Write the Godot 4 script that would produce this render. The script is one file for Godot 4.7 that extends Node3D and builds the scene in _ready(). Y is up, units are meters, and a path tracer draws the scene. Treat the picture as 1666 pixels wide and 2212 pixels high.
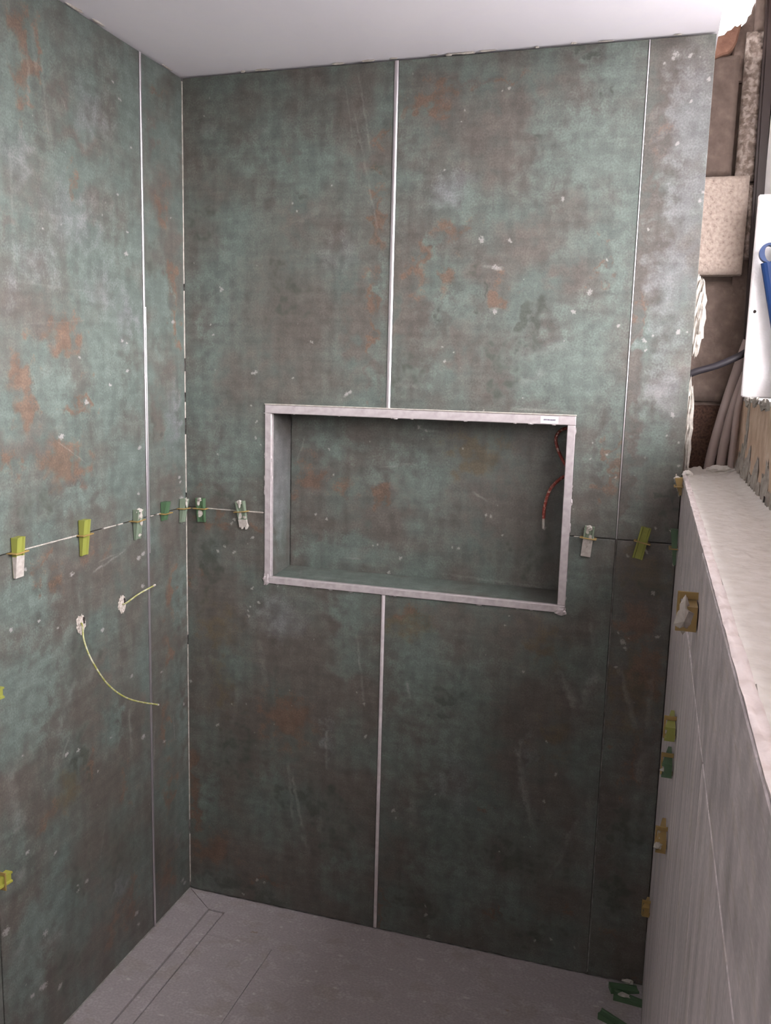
extends Node3D

# ---------------------------------------------------------------- measured layout (metres)
# back wall in the plane z = 0, left wall in the plane x = 0, floor y = 0, tiles 60 x 120 cm
const CEIL = 2.373
const JOINT = 1.2
const TILE_TOP = 2.367
const XJ = 0.6046
const XS = 1.21
const XW = 1.3547
const NL = 0.2492
const NR = 1.0944
const NB = 0.9978
const NT = 1.5029
const LEDGE = 1.373
const XP = 1.487
const SILL = 1.56
const ZR = -0.2
const XO = 1.66
const ZW = 3.2

const BLOBS_BACK = [
	[0.229,2.143,0.135,0.059,0,0.60], [0.230,1.892,0.110,0.182,0,0.50], [0.119,2.088,0.084,0.060,1,0.45], [0.063,1.993,0.057,0.073,3,0.40], [0.309,2.162,0.026,0.018,1,0.45], [0.363,1.985,0.079,0.047,1,0.55],
	[0.349,2.044,0.019,0.014,3,0.60], [0.312,1.721,0.122,0.233,1,0.60], [0.312,1.795,0.054,0.097,3,0.50], [0.563,2.206,0.010,0.034,2,0.70], [0.559,2.139,0.037,0.045,1,0.75], [0.568,2.103,0.031,0.018,3,0.60],
	[0.562,1.992,0.015,0.091,2,0.75], [0.554,1.980,0.007,0.069,3,0.80], [0.475,1.924,0.038,0.058,4,0.45], [0.424,1.890,0.039,0.035,4,0.40], [0.554,1.794,0.015,0.070,2,0.75], [0.544,1.697,0.010,0.036,2,0.90],
	[0.511,1.723,0.038,0.143,1,0.75], [0.579,1.818,0.010,0.071,0,0.65], [0.552,1.615,0.019,0.048,1,0.65], [0.500,1.626,0.040,0.073,0,0.50], [0.174,1.557,0.086,0.102,1,0.45], [0.089,1.657,0.043,0.190,0,0.50],
	[0.131,1.361,0.087,0.131,0,0.55], [0.580,1.519,0.010,0.036,2,0.55], [0.027,1.249,0.012,0.021,2,0.60], [0.108,1.234,0.044,0.019,3,0.60], [0.511,2.320,0.050,0.033,1,0.50], [0.462,2.245,0.025,0.068,1,0.50],
	[0.413,2.157,0.077,0.068,0,0.50], [0.655,2.364,0.048,0.024,0,0.60], [0.682,2.278,0.071,0.020,2,0.90], [0.697,2.247,0.036,0.013,2,0.90], [0.774,2.318,0.093,0.011,1,0.70], [0.888,2.310,0.068,0.009,2,0.75],
	[0.743,2.229,0.071,0.087,1,0.60], [0.882,2.210,0.057,0.107,1,0.75], [0.661,2.179,0.036,0.067,0,0.55], [0.961,2.195,0.027,0.042,0,0.65], [0.952,2.185,0.011,0.043,3,0.50], [1.136,2.328,0.063,0.061,0,0.95],
	[1.095,2.135,0.087,0.126,0,0.90], [0.987,2.119,0.067,0.096,0,0.50], [1.000,2.286,0.065,0.031,1,0.50], [1.082,2.342,0.019,0.016,3,0.70], [1.108,2.274,0.009,0.031,3,0.70], [0.886,2.124,0.057,0.064,1,0.65],
	[0.749,2.064,0.053,0.044,4,0.70], [0.786,2.008,0.047,0.045,0,0.70], [0.776,1.963,0.048,0.018,2,0.75], [0.706,1.920,0.022,0.039,0,0.80], [0.680,1.886,0.020,0.058,2,0.85], [0.745,1.851,0.029,0.038,2,0.75],
	[0.733,1.851,0.015,0.016,0,0.90], [0.778,1.776,0.066,0.081,0,0.75], [0.650,1.747,0.042,0.094,1,0.85], [0.889,1.793,0.026,0.029,2,0.80], [0.863,1.850,0.059,0.045,1,0.60], [0.973,1.726,0.029,0.068,3,0.75],
	[0.841,1.816,0.009,0.038,3,0.85], [0.734,1.742,0.008,0.028,3,0.80], [0.963,1.926,0.080,0.054,1,0.65], [1.048,1.914,0.044,0.033,0,0.70], [1.068,1.848,0.066,0.037,1,0.60], [1.137,1.869,0.006,0.054,2,0.75],
	[1.166,1.858,0.024,0.097,0,0.75], [1.088,1.705,0.089,0.089,0,0.60], [1.036,1.614,0.124,0.102,0,0.90], [0.904,1.611,0.047,0.069,3,0.55], [0.800,1.655,0.048,0.082,1,0.55], [0.741,1.607,0.074,0.059,0,0.55],
	[0.654,1.605,0.035,0.043,3,0.50], [1.188,1.505,0.033,0.113,0,0.60], [1.188,1.380,0.011,0.081,2,0.90], [1.167,1.320,0.011,0.047,2,0.80], [1.071,1.988,0.066,0.032,1,0.40], [1.162,1.390,0.023,0.092,0,0.50],
	[1.309,2.185,0.060,0.162,4,0.80], [1.281,2.297,0.081,0.080,1,0.75], [1.253,2.269,0.037,0.080,1,0.95], [1.251,2.148,0.031,0.062,1,0.85], [1.246,2.148,0.014,0.051,2,0.40], [1.234,2.025,0.020,0.073,1,0.85],
	[1.311,2.023,0.041,0.103,4,0.90], [1.293,1.856,0.052,0.095,4,0.80], [1.343,1.877,0.031,0.095,1,0.50], [1.223,1.836,0.008,0.129,1,0.95], [1.225,1.771,0.008,0.064,2,0.60], [1.220,1.618,0.011,0.165,1,0.95],
	[1.293,1.707,0.042,0.075,4,0.50], [1.296,1.663,0.052,0.065,0,0.40], [1.291,1.586,0.038,0.066,4,0.75], [1.278,1.475,0.043,0.067,0,0.60], [1.231,1.450,0.015,0.068,1,0.80], [1.222,1.324,0.013,0.104,1,0.90],
	[1.289,1.317,0.043,0.069,1,0.50], [1.328,1.296,0.013,0.068,3,0.70], [0.056,1.176,0.038,0.012,2,1.00], [0.115,1.166,0.044,0.013,2,0.90], [0.224,1.152,0.021,0.013,2,0.80], [0.055,1.060,0.054,0.110,3,0.70],
	[0.114,0.928,0.090,0.111,1,0.80], [0.099,0.842,0.061,0.084,5,0.60], [0.024,0.988,0.012,0.028,2,0.70], [0.298,0.906,0.086,0.063,4,0.60], [0.349,0.788,0.114,0.110,1,0.80], [0.514,0.942,0.062,0.080,0,0.80],
	[0.492,0.806,0.036,0.108,0,0.65], [0.144,0.763,0.069,0.065,0,0.55], [0.113,0.645,0.036,0.086,5,0.65], [0.324,0.604,0.073,0.062,2,1.00], [0.435,0.689,0.064,0.110,1,0.70], [0.444,0.565,0.014,0.084,4,0.70],
	[0.173,0.480,0.076,0.102,3,0.50], [0.007,0.395,0.011,0.089,2,1.00], [0.022,0.277,0.015,0.076,2,1.00], [0.282,0.396,0.065,0.058,0,0.65], [0.381,0.470,0.087,0.071,1,0.60], [0.382,0.370,0.131,0.044,3,0.60],
	[0.068,0.300,0.022,0.090,0,0.70], [0.063,0.147,0.080,0.039,2,0.90], [0.173,0.139,0.123,0.039,1,0.85], [0.250,0.086,0.076,0.012,2,0.90], [0.142,0.048,0.094,0.031,3,0.70], [0.046,0.028,0.064,0.025,0,0.60],
	[0.470,0.270,0.072,0.057,3,0.55], [0.529,0.209,0.071,0.066,0,0.60], [0.326,0.094,0.090,0.045,1,0.75], [0.445,0.045,0.088,0.027,1,0.65], [0.265,0.021,0.076,0.024,3,0.70], [0.662,0.925,0.057,0.034,5,0.85],
	[0.664,0.942,0.026,0.021,2,0.70], [0.777,0.957,0.114,0.034,1,0.55], [0.705,0.805,0.065,0.132,0,0.75], [0.788,0.658,0.143,0.186,0,0.60], [0.989,0.942,0.084,0.062,1,0.70], [1.051,0.912,0.052,0.050,5,0.65],
	[0.785,0.737,0.052,0.018,3,0.60], [0.794,0.685,0.051,0.016,3,0.60], [1.026,0.692,0.085,0.090,1,0.75], [1.088,0.676,0.041,0.064,5,0.65], [0.971,0.566,0.063,0.079,1,0.60], [1.015,0.573,0.018,0.117,4,0.55],
	[0.901,0.426,0.013,0.012,2,1.00], [1.083,0.545,0.060,0.078,1,0.60], [0.821,0.474,0.064,0.094,4,0.50], [0.850,0.397,0.104,0.109,0,0.55], [0.996,0.302,0.113,0.048,3,0.60], [0.858,0.205,0.144,0.083,0,0.75],
	[0.979,0.112,0.038,0.022,0,0.85], [0.727,0.106,0.060,0.052,3,0.65], [0.621,0.032,0.011,0.087,2,0.90], [0.668,0.237,0.036,0.085,1,0.65], [0.943,0.122,0.011,0.014,2,1.00], [1.145,0.167,0.009,0.014,2,1.00],
	[1.114,0.190,0.061,0.048,1,0.75], [1.057,0.088,0.076,0.035,3,0.60], [0.866,0.001,0.079,0.020,1,0.65], [1.266,1.164,0.056,0.058,1,0.85], [1.277,0.999,0.044,0.048,2,1.00], [1.308,0.881,0.029,0.073,2,0.90],
	[1.277,0.829,0.056,0.110,5,0.80], [1.280,1.118,0.055,0.070,5,0.70], [1.245,0.799,0.018,0.074,1,0.75], [1.281,0.604,0.018,0.076,2,0.75], [1.321,0.686,0.022,0.099,1,0.80], [1.280,0.437,0.035,0.064,3,0.70],
	[1.268,0.264,0.036,0.079,3,0.70], [1.256,0.119,0.031,0.011,2,0.75], [1.331,0.035,0.011,0.009,2,0.90], [1.243,0.285,0.012,0.119,0,0.40], [1.284,1.071,0.033,0.036,3,0.60],
]
const BLOBS_LEFT = [
	[0.620,2.236,0.036,0.090,2,0.80], [0.640,2.128,0.034,0.045,2,0.65], [0.515,2.169,0.029,0.028,1,0.60], [0.446,2.101,0.101,0.022,1,0.60], [0.373,2.116,0.025,0.008,3,0.60], [0.629,1.963,0.071,0.066,1,0.45],
	[0.475,2.003,0.020,0.020,2,0.65], [0.400,1.969,0.064,0.031,1,0.50], [0.248,2.290,0.100,0.065,0,0.60], [0.524,1.664,0.046,0.039,2,1.00], [0.593,1.692,0.099,0.046,1,0.70], [0.676,1.574,0.028,0.053,2,0.95],
	[0.646,1.504,0.038,0.030,2,0.95], [0.491,1.489,0.044,0.010,2,0.95], [0.464,1.531,0.011,0.036,2,0.75], [0.574,1.551,0.062,0.051,0,1.00], [0.659,1.425,0.096,0.036,1,0.70], [0.538,1.380,0.075,0.042,2,0.95],
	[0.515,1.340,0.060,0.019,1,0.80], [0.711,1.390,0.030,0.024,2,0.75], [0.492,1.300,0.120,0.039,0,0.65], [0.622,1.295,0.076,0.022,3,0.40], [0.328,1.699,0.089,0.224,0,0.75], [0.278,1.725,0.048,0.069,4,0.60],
	[0.695,1.878,0.024,0.027,1,0.60], [0.608,1.816,0.089,0.057,4,0.50], [0.479,1.924,0.116,0.080,4,0.55], [0.400,2.173,0.088,0.071,4,0.50], [0.654,2.012,0.055,0.046,4,0.50], [0.683,1.742,0.042,0.046,4,0.50],  # pale ones: dusty smears, added also to brighten the upper wall
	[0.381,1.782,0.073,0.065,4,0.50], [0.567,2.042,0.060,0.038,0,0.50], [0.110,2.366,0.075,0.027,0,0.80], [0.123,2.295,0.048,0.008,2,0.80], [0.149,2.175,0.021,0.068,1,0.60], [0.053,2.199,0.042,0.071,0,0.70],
	[0.119,2.045,0.054,0.071,1,0.70], [0.114,2.011,0.023,0.059,2,0.75], [0.175,1.873,0.018,0.035,3,0.60], [0.060,1.936,0.043,0.073,1,0.70], [0.062,1.839,0.017,0.037,2,0.90], [0.053,1.728,0.020,0.063,2,0.85],
	[0.092,1.775,0.014,0.073,0,0.75], [0.157,1.685,0.031,0.048,0,0.70], [0.068,1.590,0.039,0.076,1,0.60], [0.152,1.466,0.032,0.074,1,0.75], [0.167,1.423,0.018,0.062,3,0.60], [0.057,1.462,0.034,0.103,4,0.65],
	[0.076,1.276,0.054,0.053,1,0.70], [0.621,1.172,0.053,0.009,2,0.80], [0.482,1.142,0.105,0.031,1,0.80], [0.436,1.151,0.048,0.014,2,0.65], [0.585,1.101,0.020,0.026,2,0.70], [0.646,1.130,0.020,0.011,2,0.65],
	[0.679,1.083,0.087,0.057,0,0.80], [0.392,1.072,0.088,0.054,1,0.70], [0.492,0.922,0.046,0.057,3,0.60], [0.431,0.843,0.049,0.072,1,0.70], [0.464,0.722,0.033,0.095,1,0.70], [0.690,0.875,0.102,0.126,0,0.90],
	[0.368,0.685,0.024,0.074,0,0.75], [0.263,0.644,0.040,0.078,1,0.80], [0.522,0.650,0.028,0.070,3,0.65], [0.478,0.619,0.014,0.048,2,0.65], [0.560,0.596,0.040,0.046,5,0.75], [0.630,0.557,0.035,0.032,2,0.75],
	[0.701,0.684,0.059,0.050,1,0.55], [0.395,0.519,0.071,0.075,1,0.65], [0.333,0.503,0.021,0.039,2,0.75], [0.362,0.306,0.062,0.079,3,0.55], [0.480,0.371,0.049,0.136,1,0.75], [0.537,0.341,0.032,0.072,3,0.55],
	[0.313,0.162,0.026,0.054,2,0.75], [0.400,0.128,0.040,0.039,2,0.70], [0.490,0.134,0.056,0.064,1,0.75], [0.360,0.238,0.021,0.053,4,0.65], [0.691,0.316,0.076,0.067,0,0.75], [0.727,0.223,0.075,0.079,0,0.70],
	[0.600,0.134,0.044,0.061,3,0.50], [0.101,0.968,0.020,0.054,2,0.75], [0.044,0.927,0.030,0.110,0,0.75], [0.105,0.806,0.020,0.055,2,0.75], [0.128,0.592,0.017,0.083,2,0.75], [0.042,0.558,0.024,0.144,0,0.75],
	[0.166,0.551,0.024,0.110,1,0.70], [0.183,0.206,0.017,0.042,3,0.70], [0.135,0.128,0.035,0.058,2,0.95], [0.116,0.388,0.028,0.085,2,0.75], [0.081,0.224,0.013,0.058,4,0.60], [0.038,0.232,0.022,0.119,0,0.70],
]
const BLOBS_NICHE = [
	[0.323,1.295,0.044,0.040,2,0.80], [0.330,1.279,0.058,0.054,1,0.80], [0.362,1.308,0.010,0.012,2,1.00], [0.537,1.258,0.028,0.026,2,0.95], [0.560,1.186,0.083,0.080,1,0.85], [0.653,1.292,0.121,0.079,0,0.85],
	[0.401,1.391,0.099,0.035,0,0.65], [0.512,1.435,0.069,0.021,1,0.55], [0.820,1.391,0.064,0.059,5,0.90], [0.904,1.237,0.114,0.115,1,0.75], [0.946,1.416,0.058,0.035,1,0.65], [0.463,1.083,0.171,0.042,0,0.85],
	[0.986,1.114,0.075,0.052,3,0.55], [0.347,1.157,0.027,0.049,1,0.75], [0.431,1.272,0.043,0.021,2,0.50],
]
const SPECKS_BACK = [
	[0.337,2.015,0.0040,0.0030], [0.323,2.036,0.0040,0.0040], [0.435,2.076,0.0040,0.0030], [0.115,1.814,0.0070,0.0070], [0.111,1.820,0.0040,0.0040], [0.219,1.592,0.0070,0.0060],
	[0.209,1.589,0.0050,0.0040], [0.330,1.579,0.0040,0.0030], [0.383,1.676,0.0050,0.0050], [0.486,1.540,0.0070,0.0060], [0.495,1.546,0.0050,0.0050], [0.082,1.720,0.0030,0.0030],
	[0.089,1.692,0.0040,0.0040], [0.205,1.500,0.0050,0.0040], [0.221,1.456,0.0040,0.0040], [0.220,1.411,0.0050,0.0050], [0.235,1.392,0.0040,0.0040], [0.101,1.359,0.0050,0.0040],
	[0.145,1.163,0.0050,0.0060], [0.153,1.174,0.0060,0.0050], [0.210,1.127,0.0060,0.0050], [0.781,2.239,0.0040,0.0040], [0.774,2.214,0.0020,0.0020], [0.735,2.102,0.0040,0.0030],
	[0.836,1.931,0.0100,0.0090], [0.906,1.929,0.0070,0.0060], [0.877,1.865,0.0090,0.0090], [0.870,1.867,0.0050,0.0060], [1.031,2.022,0.0050,0.0060], [1.107,1.804,0.0080,0.0080],
	[1.071,1.758,0.0070,0.0070], [1.180,1.725,0.0050,0.0050], [1.053,1.687,0.0020,0.0020], [0.745,1.668,0.0040,0.0030], [0.753,1.631,0.0050,0.0050], [0.959,1.545,0.0040,0.0030],
	[0.860,1.510,0.0040,0.0030], [0.776,1.655,0.0030,0.0020], [0.877,1.757,0.0060,0.0060], [1.198,1.357,0.0030,0.0030], [1.172,1.413,0.0050,0.0040], [1.137,1.440,0.0030,0.0030],
	[1.134,1.400,0.0030,0.0040], [1.143,1.880,0.0030,0.0040], [0.889,2.283,0.0050,0.0040], [0.873,2.279,0.0030,0.0030], [1.268,2.332,0.0090,0.0090], [1.264,2.323,0.0050,0.0050],
	[1.299,2.325,0.0060,0.0060], [1.244,2.313,0.0050,0.0040], [1.285,2.136,0.0050,0.0050], [1.342,2.273,0.0050,0.0050], [1.308,2.227,0.0040,0.0040], [1.348,2.027,0.0040,0.0040],
	[1.344,2.009,0.0050,0.0050], [1.234,1.947,0.0040,0.0040], [1.319,1.711,0.0060,0.0060], [1.337,1.711,0.0040,0.0040], [1.262,1.702,0.0040,0.0040], [1.243,1.690,0.0060,0.0060],
	[1.248,1.668,0.0040,0.0040], [1.320,1.516,0.0060,0.0070], [1.310,1.465,0.0040,0.0030], [1.338,1.450,0.0030,0.0040], [1.342,1.394,0.0050,0.0050], [1.238,1.162,0.0050,0.0050],
	[1.306,1.073,0.0070,0.0080], [1.324,0.962,0.0060,0.0060], [1.300,1.237,0.0040,0.0050], [1.282,1.177,0.0050,0.0060], [0.290,0.993,0.0030,0.0030], [0.210,0.979,0.0050,0.0050],
	[0.229,0.939,0.0050,0.0040], [0.199,0.895,0.0060,0.0060], [0.196,0.911,0.0040,0.0040], [0.203,0.923,0.0040,0.0040], [0.554,0.678,0.0050,0.0050], [0.560,0.583,0.0050,0.0060],
	[0.532,0.709,0.0030,0.0030], [0.097,0.549,0.0060,0.0060], [0.143,0.621,0.0030,0.0030], [0.191,0.627,0.0030,0.0030], [0.328,0.688,0.0030,0.0020], [0.650,0.375,0.0070,0.0070],
	[0.658,0.355,0.0050,0.0050], [0.770,0.445,0.0030,0.0040], [0.940,0.949,0.0040,0.0030], [0.951,0.976,0.0030,0.0030], [0.995,0.829,0.0060,0.0060], [0.752,0.104,0.0050,0.0060],
	[0.755,0.076,0.0060,0.0060], [0.764,0.010,0.0080,0.0080], [1.065,0.068,0.0050,0.0050], [1.108,0.081,0.0050,0.0050], [1.171,0.072,0.0030,0.0040], [0.955,0.310,0.0030,0.0040],
	[1.068,0.477,0.0050,0.0050], [1.094,0.558,0.0060,0.0070], [1.065,0.647,0.0040,0.0040], [0.227,0.074,0.0050,0.0050], [0.250,0.071,0.0050,0.0050], [0.357,-0.038,0.0060,0.0060],
	[0.181,0.018,0.0060,0.0060], [0.008,0.674,0.0070,0.0050], [1.229,0.962,0.0030,0.0040], [1.242,0.940,0.0080,0.0080], [1.256,0.950,0.0040,0.0040], [1.229,0.871,0.0050,0.0040],
	[1.249,0.923,0.0050,0.0060], [0.122,1.093,0.0060,0.0050], [0.100,1.078,0.0040,0.0040], [0.152,1.079,0.0070,0.0060], [0.065,2.268,0.0030,0.0020],
]
const SPECKS_LEFT = [
	[0.289,2.230,0.0060,0.0030], [0.586,1.884,0.0050,0.0030], [0.294,2.231,0.0050,0.0030], [0.316,2.262,0.0060,0.0030], [0.246,2.131,0.0060,0.0030], [0.307,2.008,0.0060,0.0030],
	[0.271,1.927,0.0060,0.0030], [0.277,1.874,0.0100,0.0060], [0.281,1.656,0.0060,0.0030], [0.283,1.587,0.0080,0.0050], [0.473,1.616,0.0060,0.0040], [0.451,1.512,0.0090,0.0060],
	[0.547,1.437,0.0110,0.0080], [0.357,1.552,0.0070,0.0040], [0.232,1.390,0.0110,0.0060], [0.301,1.661,0.0060,0.0040], [0.058,1.722,0.0120,0.0060], [0.063,1.996,0.0070,0.0040],
	[0.024,1.230,0.0150,0.0080], [0.036,1.291,0.0080,0.0040], [0.242,1.270,0.0080,0.0050], [0.031,1.277,0.0080,0.0040], [0.521,0.674,0.0070,0.0050], [0.565,0.683,0.0070,0.0050],
	[0.447,0.587,0.0050,0.0040], [0.713,0.744,0.0050,0.0030], [0.618,0.460,0.0060,0.0050], [0.505,0.320,0.0080,0.0050], [0.541,0.329,0.0070,0.0050], [0.538,0.315,0.0090,0.0060],
	[0.661,0.282,0.0130,0.0090], [0.676,0.153,0.0150,0.0100], [0.619,0.110,0.0100,0.0080], [0.715,0.156,0.0090,0.0070], [0.242,0.596,0.0110,0.0070], [0.390,0.653,0.0060,0.0030],
	[0.732,1.035,0.0070,0.0050], [0.526,1.112,0.0100,0.0060], [0.226,1.105,0.0110,0.0060], [0.248,1.097,0.0110,0.0060], [0.682,1.156,0.0060,0.0040], [0.233,1.018,0.0110,0.0060],
	[0.413,0.946,0.0080,0.0050], [0.291,0.785,0.0080,0.0050], [0.144,0.749,0.0080,0.0040], [0.025,0.610,0.0080,0.0050], [0.137,0.539,0.0100,0.0050], [0.045,0.053,0.0110,0.0060],
	[0.031,0.037,0.0110,0.0060], [0.293,0.098,0.0110,0.0070], [0.283,0.059,0.0090,0.0060], [0.178,-0.031,0.0100,0.0060], [0.785,0.498,0.0050,0.0040], [0.786,0.366,0.0130,0.0100],
	[0.711,0.511,0.0090,0.0060], [0.644,1.031,0.0060,0.0040], [0.582,0.998,0.0050,0.0030],
]
const SPECKS_NICHE = [
	[0.433,1.537,0.0020,0.0010], [0.216,1.217,0.0040,0.0040], [0.387,1.377,0.0040,0.0040], [0.402,1.304,0.0040,0.0040], [0.349,1.184,0.0040,0.0040], [0.383,1.173,0.0040,0.0040],
	[0.527,1.105,0.0040,0.0040], [0.541,1.109,0.0040,0.0040], [0.631,1.113,0.0040,0.0040], [0.762,1.119,0.0050,0.0050], [0.779,1.118,0.0070,0.0070], [0.901,1.165,0.0040,0.0030],
	[0.867,1.215,0.0070,0.0080], [0.854,1.218,0.0050,0.0060], [1.014,1.193,0.0060,0.0060], [0.611,1.075,0.0070,0.0070], [0.781,1.398,0.0040,0.0030], [0.578,1.031,0.0050,0.0050],
	[0.675,1.442,0.0050,0.0050], [0.654,1.452,0.0070,0.0070],
]
const STROKES_BACK = [
	[0.325,0.476,0.342,0.276,0.0041,0.50], [0.334,0.448,0.376,0.253,0.0041,0.60], [0.376,0.253,0.392,0.182,0.0083,0.35], [0.529,0.877,0.554,0.678,0.0030,0.50], [0.444,0.607,0.443,0.466,0.0035,0.50], [0.426,0.320,0.427,0.262,0.0071,0.35],
	[0.987,0.615,1.042,0.392,0.0065,0.45], [0.998,0.636,0.995,0.570,0.0035,0.50], [1.078,0.852,1.138,0.747,0.0094,0.50], [1.183,0.866,1.144,0.735,0.0083,0.40], [1.234,0.884,1.291,0.706,0.0059,0.45], [1.319,0.883,1.316,0.685,0.0059,0.35],
	[1.316,0.685,1.298,0.427,0.0094,0.25], [1.180,0.536,1.201,0.276,0.0059,0.30], [1.161,0.454,1.119,0.327,0.0059,0.35], [0.680,0.762,0.687,0.710,0.0041,0.60], [0.703,0.426,0.713,0.330,0.0083,0.35], [1.086,0.252,1.131,0.342,0.0047,0.30],
	[1.174,0.827,1.196,0.843,0.0083,0.40], [0.233,0.830,0.255,0.693,0.0071,0.30], [0.188,2.203,0.334,2.253,0.0118,0.20], [0.337,1.986,0.415,2.030,0.0083,0.22], [0.051,2.234,0.106,2.237,0.0106,0.35], [0.487,2.277,0.570,1.934,0.0024,0.35],
	[0.498,2.365,0.540,2.151,0.0024,0.35], [0.467,2.323,0.489,2.187,0.0018,0.30], [1.014,1.613,0.946,1.577,0.0083,0.30], [0.931,1.646,1.067,1.682,0.0118,0.25], [0.624,1.569,0.687,1.564,0.0059,0.30], [0.926,1.519,1.099,1.513,0.0024,0.45],
	[0.839,1.867,0.895,1.863,0.0035,0.80], [0.862,1.759,0.885,1.765,0.0041,0.60], [0.476,1.533,0.502,1.547,0.0024,0.70], [0.040,1.128,0.023,0.918,0.0094,0.30], [0.166,0.681,0.143,0.548,0.0071,0.25], [1.230,1.540,1.361,1.643,0.0177,0.30],
	[1.281,1.575,1.339,1.511,0.0177,0.30], [1.215,1.260,1.277,1.247,0.0083,0.30], [1.232,1.208,1.242,1.186,0.0142,0.35], [1.159,0.986,1.169,0.913,0.0047,0.40],
]
const STROKES_LEFT = [
	[0.457,1.097,0.300,1.131,0.0024,0.60], [0.428,1.120,0.331,1.129,0.0018,0.40], [0.568,1.430,0.454,1.367,0.0012,0.50], [0.713,1.901,0.338,1.938,0.0018,0.20], [0.722,1.766,0.306,1.767,0.0018,0.20], [0.687,1.676,0.421,1.704,0.0018,0.20],
	[0.679,2.042,0.677,1.724,0.0035,0.20], [0.596,2.289,0.591,2.192,0.0047,0.35], [0.613,2.239,0.618,2.103,0.0035,0.30], [0.571,2.235,0.558,2.072,0.0030,0.30], [0.514,2.179,0.485,2.130,0.0024,0.30], [0.752,0.577,0.706,0.598,0.0059,0.35],
	[0.756,0.741,0.738,0.570,0.0153,0.25], [0.554,0.722,0.582,0.676,0.0030,0.50], [0.712,0.489,0.744,0.463,0.0059,0.30], [0.418,0.453,0.453,0.330,0.0035,0.25], [0.309,0.701,0.298,0.579,0.0035,0.45], [0.375,0.246,0.408,0.199,0.0047,0.40],
	[0.790,0.291,0.723,0.302,0.0153,0.30], [0.694,0.259,0.595,0.241,0.0094,0.30], [0.085,0.603,0.079,0.516,0.0024,0.50], [0.511,0.881,0.604,0.731,0.0083,0.20], [0.437,0.905,0.478,0.823,0.0071,0.25], [0.184,0.613,0.196,0.425,0.0030,0.50],
	[0.788,0.456,0.713,0.478,0.0118,0.25],
]
const STROKES_NICHE = [
	[0.535,1.331,0.651,1.351,0.0024,0.35], [0.812,1.282,0.859,1.253,0.0030,0.50], [0.435,1.060,0.492,1.064,0.0024,0.50], [0.648,1.448,0.728,1.438,0.0030,0.45], [0.286,1.331,0.314,1.414,0.0024,0.40], [0.701,1.043,1.041,1.028,0.0030,0.35],
	[0.583,1.347,0.658,1.346,0.0018,0.30],
]

var M := {}
var taken := {}
var lay := {}
const LAYER = 1024

func _ready():
	# ------------------------------------------------------------ camera, sky, exposure
	var cam := Camera3D.new()
	cam.name = "camera"
	cam.transform = Transform3D(Basis(Vector3(0.95491609, 0.02508688, -0.29581397), Vector3(-0.06954429, 0.98760092, -0.14074094), Vector3(0.2886154, 0.15496796, 0.94482066)), Vector3(1.28065758, 1.59004683, 2.21275039))
	cam.fov = rad_to_deg(2.0 * atan(1106.0 / 1876.24))
	cam.near = 0.02
	cam.far = 200.0
	add_child(cam)
	cam.current = true
	var env := Environment.new()
	env.background_mode = Environment.BG_SKY
	var sky := Sky.new()
	var sm := ProceduralSkyMaterial.new()
	sm.sky_top_color = Color(0.975, 0.965, 0.99)
	sm.sky_horizon_color = Color(1.0, 0.985, 1.0)
	sm.ground_horizon_color = Color(0.575, 0.562, 0.572)
	sm.ground_bottom_color = Color(0.495, 0.482, 0.492)
	sm.sky_energy_multiplier = 1.0
	sky.sky_material = sm
	env.sky = sky
	env.background_energy_multiplier = 9.0
	env.tonemap_mode = Environment.TONE_MAPPER_LINEAR
	env.tonemap_exposure = 3.25
	env.sdfgi_enabled = true
	env.ssao_enabled = true
	env.ssil_enabled = true
	var we := WorldEnvironment.new()
	we.name = "world_environment"
	we.environment = env
	add_child(we)
	make_layers()
	make_materials()
	# ------------------------------------------------------------ the setting
	build_shell()
	build_back_wall()
	build_left_wall()
	build_pony_wall()
	build_floor()
	build_window_side()
	# ------------------------------------------------------------ objects
	build_trims()
	build_niche_frame()
	build_clips()
	build_wires()
	build_window_things()
	build_debris()

# ================================================================ helpers
func numbered(called: String) -> String:
	if not taken.has(called):
		taken[called] = 0
		return called
	taken[called] += 1
	return "%s_%03d" % [called, taken[called]]

func begin() -> SurfaceTool:
	var st := SurfaceTool.new()
	st.begin(Mesh.PRIMITIVE_TRIANGLES)
	return st

func obj(called: String, st: SurfaceTool, m: Material, parent: Node = null) -> MeshInstance3D:
	var o := MeshInstance3D.new()
	o.mesh = st.commit()
	o.material_override = m
	if parent == null:
		o.name = numbered(called)
		add_child(o)
	else:
		o.name = called
		parent.add_child(o, true)
	return o

func tag(o: Node, label: String, category: String, group: String = "") -> Node:
	o.set_meta("label", label)
	o.set_meta("category", category)
	if group != "":
		o.set_meta("group", group)
	return o

func struct(called: String, st: SurfaceTool, m: Material, label: String, category: String) -> MeshInstance3D:
	var o := obj(called, st, m)
	o.set_meta("kind", "structure")
	o.set_meta("label", label)
	o.set_meta("category", category)
	return o

func thing(called: String, label: String, category: String, at: Transform3D, group: String = "") -> Node3D:
	var o := Node3D.new()
	o.name = numbered(called)
	add_child(o)
	o.transform = at
	tag(o, label, category, group)
	return o

func tri(st: SurfaceTool, a: Vector3, b: Vector3, c: Vector3, n: Vector3, ua := Vector2.ZERO, ub := Vector2.ZERO, uc := Vector2.ZERO):
	var flip := (b - a).cross(c - a).dot(n) > 0.0
	st.set_normal(n)
	st.set_uv(ua)
	st.add_vertex(a)
	if flip:
		st.set_normal(n); st.set_uv(uc); st.add_vertex(c)
		st.set_normal(n); st.set_uv(ub); st.add_vertex(b)
	else:
		st.set_normal(n); st.set_uv(ub); st.add_vertex(b)
		st.set_normal(n); st.set_uv(uc); st.add_vertex(c)

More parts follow.
